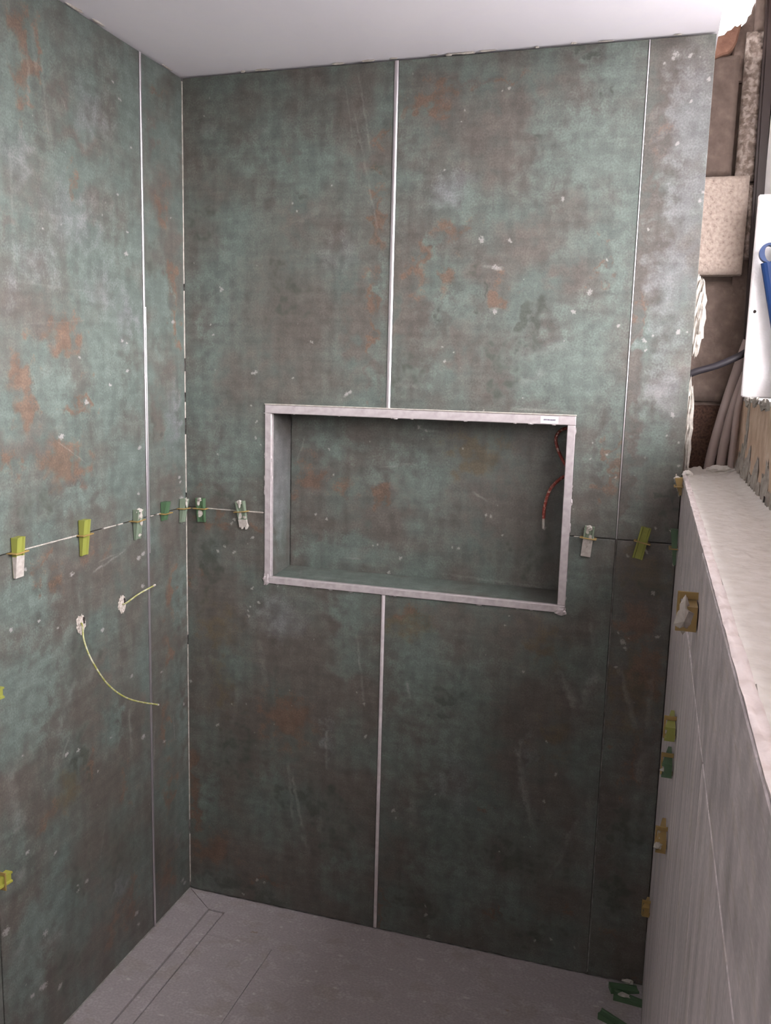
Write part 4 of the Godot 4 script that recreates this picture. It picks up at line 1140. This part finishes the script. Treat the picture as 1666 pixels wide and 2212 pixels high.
func build_niche_frame():
	var fr := thing("niche_frame", "dusty grey metal frame edging the wall niche", "frame", Transform3D(Basis(), Vector3((NL + NR) * 0.5, NB, 0)))
	var off := -fr.position
	var p := 0.0042
	var wv := 0.0205
	var bars := [
		[Vector3(NL, NT - 0.0235, -0.012), Vector3(NR, NT, p)],
		[Vector3(NL, NB, -0.012), Vector3(NR, NB + 0.0195, p)],
		[Vector3(NL, NB + 0.0196, -0.012), Vector3(NL + wv, NT - 0.0236, p - 0.0004)],
		[Vector3(NR - wv, NB + 0.0196, -0.012), Vector3(NR, NT - 0.0236, p - 0.0004)],
	]
	for b in bars:
		var st := begin()
		bx(st, b[0] + off, b[1] + off, 0.0016)
		obj("profile", st, M.steel_dull, fr)
	# lip along the top and grout smears round it
	var st2 := begin()
	bx(st2, Vector3(NL - 0.001, NT, -0.002) + off, Vector3(NR + 0.001, NT + 0.003, p + 0.0012) + off, 0.0008)
	var lip := obj("lip", st2, M.paste, fr)
	lip.set_meta("label", "pale grout lip on top of the frame")
	st2 = begin()
	var rng := RandomNumberGenerator.new()
	rng.seed = 12
	for i in 40:
		var side := i % 4
		var u := rng.randf()
		var c := Vector3(lerpf(NL, NR, u), NB, 0.001)
		if side == 1:
			c = Vector3(lerpf(NL, NR, u), NT - 0.0235, 0.002)
		elif side == 2:
			c = Vector3(NL + (0.0 if rng.randf() < 0.5 else wv), lerpf(NB, NT, u), 0.001)
		elif side == 3:
			c = Vector3(NR, lerpf(NB, NT, u), 0.001)
		var r := rng.randf_range(0.002, 0.006)
		lump(st2, c + off, Vector3(r * (1.6 if side < 2 else 0.6), r * (0.5 if side < 2 else 1.8), 0.0028), 500 + i, 0.4, 8)
	lump(st2, Vector3(NL + 0.006, NB + 0.012, 0.003) + off, Vector3(0.011, 0.016, 0.004), 560, 0.4, 12)
	lump(st2, Vector3(NR - 0.012, NB + 0.004, 0.003) + off, Vector3(0.016, 0.009, 0.004), 561, 0.4, 12)
	var sm := obj("grout_smears", st2, M.steel_dull, fr)
	sm.set_meta("kind", "stuff")
	sm.set_meta("label", "smears of grout on the frame")
	# paper sticker with a line of small print
	st2 = begin()
	bx(st2, Vector3(1.0075, NT - 0.0205, p) + off, Vector3(1.051, NT - 0.0035, p + 0.0005) + off)
	var stk := obj("sticker", st2, M.sticker, fr)
	stk.set_meta("label", "small white sticker with a line of dark print")
	st2 = begin()
	var x := 1.0145
	while x < 1.0435:
		var lw := rng.randf_range(0.0012, 0.0024)
		bx(st2, Vector3(x, NT - 0.0135 - rng.randf_range(0.0, 0.0005), p + 0.0005) + off, Vector3(x + lw, NT - 0.0098, p + 0.0007) + off)
		x += lw + 0.0005
	obj("print", st2, M.ink, stk)

# ---------------------------------------------------------------- tile levelling clips
func wedge_mesh(y0: float, y1: float) -> SurfaceTool:
	var st := begin()
	var rings := []
	for e in [[y0, 0.006], [y1 - 0.004, 0.0165], [y1, 0.0172]]:
		var h: float = e[1]
		var a := 0.0122
		var g := minf(0.004, h * 0.45)
		var z0 := 0.0022
		rings.append([Vector3(-a, e[0], z0), Vector3(a, e[0], z0), Vector3(a, e[0], z0 + h), Vector3(a - 0.004, e[0], z0 + h), Vector3(a - 0.0052, e[0], z0 + h - g), Vector3(-a + 0.0052, e[0], z0 + h - g), Vector3(-a + 0.004, e[0], z0 + h), Vector3(-a, e[0], z0 + h)])
	for i in rings.size() - 1:
		for k in 8:
			var k2 := (k + 1) % 8
			var a: Vector3 = rings[i][k]; var b: Vector3 = rings[i][k2]
			var d := b - a
			quad(st, a, b, rings[i + 1][k2], rings[i + 1][k], Vector3(d.z, 0, -d.x))
	for e in [0, rings.size() - 1]:
		var pk := PackedVector2Array()
		for v in rings[e]:
			pk.append(Vector2(v.x, v.z))
		var ids := Geometry2D.triangulate_polygon(pk)
		for k in range(0, ids.size(), 3):
			tri(st, rings[e][ids[k]], rings[e][ids[k + 1]], rings[e][ids[k + 2]], Vector3(0, -1 if e == 0 else 1, 0))
	# ratchet ribs in the channel
	for i in 7:
		var y := lerpf(y0 + 0.012, y1 - 0.012, i / 6.0)
		var h := lerpf(0.006, 0.0165, (y - y0) / (y1 - y0)) - 0.0034
		bx(st, Vector3(-0.0066, y - 0.0012, h), Vector3(0.0066, y + 0.0012, h + 0.0024), 0.0003)
	return st

func clip(p: Vector3, n: Vector3, u: Vector3, tilt: float, wedge_mat: Material, paste: float, label: String, y0 := -0.052, y1 := 0.034, caps := 0.0, big := 1.0, film := 0.0):
	var uu := u.rotated(n, tilt)
	var b := Basis(uu.cross(n), uu, n)
	var o := thing("levelling_clip", label, "tile clip", Transform3D(b * Basis().scaled(Vector3.ONE * big), p), "tile levelling clips")
	obj("wedge", wedge_mesh(y0, y1), wedge_mat, o)
	var st := begin()
	for s in [-1.0, 1.0]:
		bx(st, Vector3(s * 0.0166 - 0.0038, -0.0013, -0.006), Vector3(s * 0.0166 + 0.0038, 0.0013, 0.0185), 0.0004)
	bx(st, Vector3(-0.0205, -0.0015, 0.0172), Vector3(0.0205, 0.0015, 0.0206), 0.0005)
	obj("clip_strap", st, M.ochre, o)
	if film > 0.0:
		st = begin()
		var ye := lerpf(y0, -0.003, film)
		var h0 := 0.0022 + 0.006 + 0.0004
		var h1 := 0.0022 + lerpf(0.006, 0.0165, (ye - y0) / (y1 - 0.004 - y0)) + 0.0004
		quad(st, Vector3(-0.0121, y0, h0), Vector3(0.0121, y0, h0), Vector3(0.0119, ye, h1), Vector3(-0.0121, ye + 0.003, h1), Vector3(0, 0, 1))
		for sg in [-1.0, 1.0]:
			quad(st, Vector3(sg * 0.0125, y0, 0.003), Vector3(sg * 0.0125, y0, h0), Vector3(sg * 0.0125, ye, h1), Vector3(sg * 0.0125, ye, 0.003), Vector3(sg, 0, 0))
		quad(st, Vector3(-0.0121, y0 - 0.0004, 0.003), Vector3(0.0121, y0 - 0.0004, 0.003), Vector3(0.0121, y0 - 0.0004, h0), Vector3(-0.0121, y0 - 0.0004, h0), Vector3(0, -1, 0))
		var fm := obj("adhesive_film", st, M.paste_film, o)
		fm.set_meta("label", "dried white adhesive on the lower end of the wedge")
	if paste > 0.0 or caps > 0.0:
		st = begin()
		var rng := RandomNumberGenerator.new()
		rng.seed = int(p.x * 1000 + p.z * 7000 + p.y * 300)
		for i in int(paste * 9.0):
			var y := rng.randf_range(y0, y1 * 0.9)
			var h := lerpf(0.006, 0.0165, (y - y0) / (y1 - y0))
			lump(st, Vector3(rng.randf_range(-0.012, 0.012), y, h + 0.001), Vector3(rng.randf_range(0.003, 0.008), rng.randf_range(0.004, 0.013), 0.0025), i + 9, 0.4, 8)
		if caps > 0.0:
			lump(st, Vector3(0, y1 - 0.004, 0.014), Vector3(0.010 * caps, 0.006 * caps, 0.008), 77, 0.4, 10)
		var ps := obj("adhesive_smear", st, M.paste, o)
		ps.set_meta("label", "dried pale adhesive on the clip")
		ps.set_meta("kind", "stuff")

func build_clips():
	var R := Vector3.RIGHT
	var U := Vector3.UP
	var F := Vector3(0, 0, 1)
	clip(Vector3(0, JOINT, 0.712), R, U, 0.03, M.lime, 0.0, "bright lime wedge clip with a whitened lower end, farthest from the tiled corner", -0.055, 0.033, 0.0, 1.0, 0.9)
	clip(Vector3(0, JOINT, 0.486), R, U, 0.02, M.lime, 0.0, "clean bright lime wedge clip on the joint above the yellow wires", -0.05, 0.036)
	clip(Vector3(0, JOINT, 0.262), R, U, 0.03, M.pale_green, 0.5, "dusty grey-green wedge clip just beside the steel strip", -0.05, 0.03, 1.0)
	clip(Vector3(0, JOINT, 0.128), R, U, 0.0, M.green, 0.0, "short dark green wedge clip between steel strip and corner", -0.02, 0.032)
	clip(Vector3(0, JOINT, 0.03), R, U, -0.05, M.pale_green, 0.2, "pale green wedge clip tucked into the tiled corner", -0.04, 0.028, 0.6)
	clip(Vector3(0.052, JOINT, 0), F, U, 0.0, M.green, 0.25, "green wedge clip smeared with adhesive, beside the tiled corner", -0.04, 0.03, 0.8)
	clip(Vector3(0.181, JOINT, 0), F, U, 0.12, M.pale_green, 0.6, "crooked adhesive-caked wedge clip close to the niche frame", -0.045, 0.03, 1.0, 1.0, 0.5)
	clip(Vector3(1.142, JOINT, 0), F, U, -0.09, M.pale_green, 0.35, "whitened wedge clip between niche frame and thin metal line", -0.048, 0.03, 1.0, 1.0, 0.95)
	clip(Vector3(1.272, JOINT, 0), F, U, -0.2, M.lime, 0.0, "tilted lime wedge clip on the narrow cut tile", -0.044, 0.038)
	# on the low wall
	var L := Vector3.LEFT
	var Z := Vector3(0, 0, 1)
	clip(Vector3(XW, JOINT, 0.055), L, U, 0.0, M.green, 0.3, "dark green wedge clip in the corner of the low wall", -0.04, 0.045, 0.5)
	clip(Vector3(XW, LEDGE - 0.02, 0.09), L, U, 0.0, M.ochre, 0.7, "ochre clip caked with adhesive at the top edge of the low wall", -0.02, 0.02, 1.0)
	clip(Vector3(XW, 1.285, 1.0), L, Z, 0.0, M.ochre, 0.9, "large ochre clip buried in white adhesive, highest on the low wall's face", -0.03, 0.03, 1.6, 1.35)
	clip(Vector3(XW - 0.0014, 0.998, 0.69), L, Z, 0.0, M.lime, 0.1, "lime-ended clip on the upright joint of the low wall")
	clip(Vector3(XW - 0.0014, 0.93, 0.69), L, Z, 0.0, M.green, 0.2, "dark green clip on the upright joint of the low wall", -0.05, 0.03, 0.4)
	clip(Vector3(XW - 0.0014, 0.792, 0.69), L, Z, 0.0, M.ochre, 0.6, "ochre clip with white adhesive, lowest on the upright joint of the low wall", -0.05, 0.034, 1.0)
	clip(Vector3(XW, 0.3, 0.12), L, Z, 0.0, M.ochre, 0.0, "small ochre clip low down near the floor corner", -0.03, 0.02)
	# at the next upright joint of the wall with the wires
	clip(Vector3(0, 0.915, 0.805), R, Vector3(0, 0, -1), 0.0, M.lime, 0.0, "upper lime clip on the upright joint beside the yellow wires", -0.05, 0.022)
	clip(Vector3(0, 0.497, 0.805), R, Vector3(0, 0, -1), 0.0, M.yellow, 0.0, "lower yellow clip on the upright joint below the yellow wires", -0.05, 0.022)

# ---------------------------------------------------------------- wires
func outlet(at: Vector3, label: String, pts: Array, sd: int):
	var o := thing("wire_outlet", label, "wire", Transform3D(Basis(), at), "loose wires in the green wall")
	var st := begin()
	lump(st, Vector3(0.001, -0.002, 0.002), Vector3(0.0036, 0.021, 0.0155), sd, 0.3, 26, 2.0)
	var ring := obj("plaster_ring", st, M.paste_dull, o)
	ring.set_meta("label", "ragged pale plaster round the hole")
	st = begin()
	lump(st, Vector3(0.0038, 0.006, -0.005), Vector3(0.0018, 0.0085, 0.0045), sd + 40, 0.35, 14, 2.0)
	obj("hole", st, M.hole, o)
	st = begin()
	tube(st, pts, 0.0022, 8)
	obj("wire", st, M.wire_yellow, o)
	st = begin()
	var e: Vector3 = pts[-1]
	var d: Vector3 = (pts[-1] - pts[-2]).normalized()
	tube(st, [e - d * 0.001, e + d * 0.006], 0.0028, 8)
	obj("wire_tip", st, M.paste, o)

func build_wires():
	var a := Vector3(0, 0.985, 0.497)
	outlet(a, "long yellow wire curving down from a plastered hole", [Vector3(-0.004, 0, 0), Vector3(0.012, 0.0, 0.012), Vector3(0.03, 0.953, 0.528) - Vector3(0, a.y, a.z), Vector3(0.05, 0.904, 0.526) - Vector3(0, a.y, a.z), Vector3(0.065, 0.834, 0.486) - Vector3(0, a.y, a.z), Vector3(0.078, 0.777, 0.42) - Vector3(0, a.y, a.z), Vector3(0.088, 0.724, 0.311) - Vector3(0, a.y, a.z)], 600)
	var b := Vector3(0, 0.992, 0.328)
	outlet(b, "short yellow wire pointing upward from a plastered hole", [Vector3(-0.004, -0.004, 0), Vector3(0.015, 0.004, 0.004), Vector3(0.03, 1.013, 0.297) - Vector3(0, b.y, b.z), Vector3(0.052, 1.029, 0.262) - Vector3(0, b.y, b.z)], 640)
	var st := begin()
	var o := Vector3(1.03, 1.4, -0.1)
	var w := thing("red_wire", "upper red wire hooking out at the top of the niche", "wire", Transform3D(Basis(), o), "red wires in the niche")
	tube(st, [Vector3(1.076, 1.468, -0.105) - o, Vector3(1.05, 1.462, -0.1) - o, Vector3(1.037, 1.44, -0.095) - o, Vector3(1.044, 1.412, -0.09) - o, Vector3(1.058, 1.385, -0.088) - o, Vector3(1.074, 1.362, -0.088) - o], 0.0042, 8)
	obj("insulation", st, M.wire_red, w)
	st = begin()
	var w2 := thing("red_wire", "lower red wire curving down inside the niche", "wire", Transform3D(Basis(), o), "red wires in the niche")
	tube(st, [Vector3(1.074, 1.345, -0.09) - o, Vector3(1.056, 1.335, -0.09) - o, Vector3(1.031, 1.306, -0.092) - o, Vector3(1.018, 1.262, -0.095) - o, Vector3(1.016, 1.225, -0.096) - o], 0.0045, 8)
	obj("insulation", st, M.wire_red, w2)
	st = begin()
	tube(st, [Vector3(1.016, 1.226, -0.096) - o, Vector3(1.017, 1.198, -0.097) - o], 0.004, 8)
	obj("bare_end", st, M.paste, w2)

func build_window_things():
	# cables and conduits in the gap
	var st := begin()
	tube(st, [Vector3(1.356, 1.612, -0.118), Vector3(1.372, 1.62, -0.116), Vector3(1.42, 1.636, -0.114), Vector3(1.465, 1.658, -0.114), Vector3(1.49, 1.674, -0.116)], 0.0086, 12)
	tag(obj("cable", st, M.black_cable), "thick black cable crossing the bare mortar", "cable")
	var n := 0
	for c in [
		["fattest grey conduit, bending up beside the dark brick", [Vector3(1.422, 1.352, -0.185), Vector3(1.426, 1.40, -0.185), Vector3(1.438, 1.47, -0.185), Vector3(1.454, 1.55, -0.182), Vector3(1.472, 1.63, -0.172), Vector3(1.49, 1.70, -0.166)], 0.0125],
		["middle grey conduit curving up from the adhesive", [Vector3(1.449, 1.352, -0.155), Vector3(1.451, 1.41, -0.155), Vector3(1.459, 1.48, -0.156), Vector3(1.473, 1.555, -0.148), Vector3(1.49, 1.62, -0.139)], 0.0115],
		["thin grey conduit nearest the brown plaster", [Vector3(1.471, 1.352, -0.13), Vector3(1.472, 1.41, -0.13), Vector3(1.474, 1.47, -0.128), Vector3(1.477, 1.54, -0.12), Vector3(1.488, 1.595, -0.112)], 0.008]]:
		st = begin()
		tube(st, c[1], c[2], 14, 0.02)
		tag(obj("conduit", st, M.conduit), c[0], "conduit", "grey conduits in the wall gap")
	# dark brown window post
	st = begin()
	var z0 := ZR - 0.003
	for e in [[0.0, 0.006, 0.0], [0.006, 0.019, 0.006], [0.019, 0.025, 0.0]]:
		var lo := [Vector3(1.4835 + e[0], 1.561, z0), Vector3(1.4835 + e[1], 1.561, z0), Vector3(1.466 + e[1], 2.515, z0), Vector3(1.466 + e[0], 2.515, z0)]
		var h := Vector3(0, 0, 0.016 + e[2])
		quad(st, lo[0] + h, lo[1] + h, lo[2] + h, lo[3] + h, Vector3(0, 0, 1))
		for k in 4:
			var k2 := (k + 1) % 4
			var mid: Vector3 = (lo[k] + lo[k2]) * 0.5
			var cen: Vector3 = (lo[0] + lo[2]) * 0.5
			quad(st, lo[k], lo[k2], lo[k2] + h, lo[k] + h, mid - cen)
	tag(obj("window_post", st, M.brown_frame), "dark brown window post between render and white reveal", "post")
	# white board standing on the sill
	st = begin()
	var bd := thing("foam_board", "white board standing on the window sill behind the blue handle", "board", Transform3D(Basis(), Vector3(1.54, SILL + 0.001, -0.08)))
	st = begin()
	bx(st, Vector3(-0.063, 0, -0.01), Vector3(0.056, 0.47, 0.01), 0.003)
	obj("panel", st, M.board, bd)
	st = begin()
	lump(st, Vector3(-0.0495, 0.202, 0.0102), Vector3(0.0035, 0.004, 0.0008), 3, 0.1, 10)
	obj("nail_hole", st, M.hole, bd)
	# blue brush leaning on it
	var top := Vector3(1.5035, 1.915, -0.04)
	var foot := Vector3(1.568, 1.602, -0.02)
	var ax := (top - foot).normalized()
	var side := Vector3.RIGHT - ax * ax.x
	side = side.normalized()
	var br := thing("scrubbing_brush", "blue plastic brush handle with a hanging hole, leaning on the white board", "brush", Transform3D(Basis(side, ax, side.cross(ax)), foot))
	st = begin()
	var ln := (top - foot).length()
	handle(st, ln)
	obj("handle", st, M.blue, br)
	st = begin()
	bx(st, Vector3(-0.03, -0.022, -0.016), Vector3(0.03, 0.012, 0.016), 0.004)
	obj("brush_head", st, M.blue, br)
	st = begin()
	bx(st, Vector3(-0.027, -0.0362, -0.013), Vector3(0.027, -0.0222, 0.013), 0.002)
	obj("bristles", st, M.bristle, br)

func handle(st: SurfaceTool, ln: float):
	# flat grip, round at the top, with an oval hole
	var w := 0.0225
	var th := 0.008
	var outer := []
	var inner := []
	var cnt := 28
	for k in cnt:
		var a := TAU * k / cnt
		outer.append(Vector2(cos(a) * w, sin(a) * (w if sin(a) > 0.0 else w)))
		inner.append(Vector2(cos(a) * w * 0.48, sin(a) * w * 0.85 - 0.002))
	# the eye of the handle
	for k in cnt:
		var k2 := (k + 1) % cnt
		for z in [-1.0, 1.0]:
			quad(st, e3(outer[k], ln - w, z * th), e3(outer[k2], ln - w, z * th), e3(inner[k2], ln - w, z * th), e3(inner[k], ln - w, z * th), Vector3(0, 0, z))
		quad(st, e3(outer[k], ln - w, -th), e3(outer[k2], ln - w, -th), e3(outer[k2], ln - w, th), e3(outer[k], ln - w, th), Vector3(outer[k].x, outer[k].y, 0))
		quad(st, e3(inner[k], ln - w, -th), e3(inner[k2], ln - w, -th), e3(inner[k2], ln - w, th), e3(inner[k], ln - w, th), -Vector3(inner[k].x, inner[k].y, 0))
	# the grip below it
	var prev := []
	for i in 13:
		var y := lerpf(0.01, ln - w * 1.9, i / 12.0)
		var ww := lerpf(0.016, 0.0215, i / 12.0)
		var ring := []
		for k in 16:
			var a := TAU * k / 16.0
			ring.append(Vector3(cos(a) * ww, y, sin(a) * th * 1.15))
		if i > 0:
			for k in 16:
				var k2 := (k + 1) % 16
				quad(st, prev[k], prev[k2], ring[k2], ring[k], Vector3(ring[k].x, 0, ring[k].z))
		prev = ring
	for k in 16:
		tri(st, Vector3(0, ln - w * 1.9, 0), prev[k], prev[(k + 1) % 16], Vector3.UP)

func e3(p: Vector2, y: float, z: float) -> Vector3:
	return Vector3(p.x, p.y + y, z)

func build_debris():
	# plaster clods stuck to the end of the tiled wall
	var st := begin()
	lump(st, Vector3(1.3615, 1.755, -0.045), Vector3(0.017, 0.082, 0.02), 700, 0.3, 30, 2.6)
	tag(obj("plaster_clod", st, M.paste), "white plaster clod stuck to the tile edge under the concrete block", "plaster")
	st = begin()
	lump(st, Vector3(1.358, 1.468, -0.04), Vector3(0.0115, 0.098, 0.015), 724, 0.3, 30, 2.6)
	tag(obj("plaster_clod", st, M.paste), "ragged pale plaster ridge on the tile edge beside the dark brick", "plaster")
	st = begin()
	lump(st, Vector3(1.452, LEDGE + 0.003, -0.125), Vector3(0.034, 0.011, 0.02), 741, 0.3, 20, 2.2)
	tag(obj("plaster_clod", st, M.mortar_bed), "clod of cream adhesive at the foot of the conduits", "plaster")
	st = begin()
	lump(st, Vector3(1.365, LEDGE + 0.001, 0.0), Vector3(0.012, 0.008, 0.014), 740, 0.3, 14)
	tag(obj("plaster_clod", st, M.mortar_bed), "small cream adhesive clod where tile edge meets low wall", "plaster")
	# wedges and a chip dropped on the floor
	for d in [
		["green wedge lying on the floor against the tiled wall", Vector3(1.305, 0.0, 0.036), 1.9, M.green],
		["green wedge dusted white on the floor beside the low wall", Vector3(1.318, 0.0, 0.072), 1.5, M.green],
		["loose green wedge on the floor farther from the tiled wall", Vector3(1.285, 0.0, 0.165), 1.2, M.green]]:
		var o := thing("fallen_wedge", d[0], "wedge", Transform3D(Basis(Vector3.UP, d[2]) * Basis(Vector3.RIGHT, -PI / 2), d[1] + Vector3(0, -0.0018, 0)), "wedges dropped on the floor")
		obj("wedge", wedge_mesh(-0.04, 0.035), d[3], o)
		if d[2] == 1.5:
			st = begin()
			lump(st, Vector3(0.002, 0.01, 0.015), Vector3(0.01, 0.014, 0.003), 760, 0.4, 10)
			obj("adhesive_smear", st, M.paste, o)
	st = begin()
	lump(st, Vector3(1.316, 0.012, 0.012), Vector3(0.016, 0.007, 0.006), 770, 0.3, 10)
	tag(obj("tile_chip", st, M.paste), "pale chip lying where the floor meets the tiled wall", "chip")
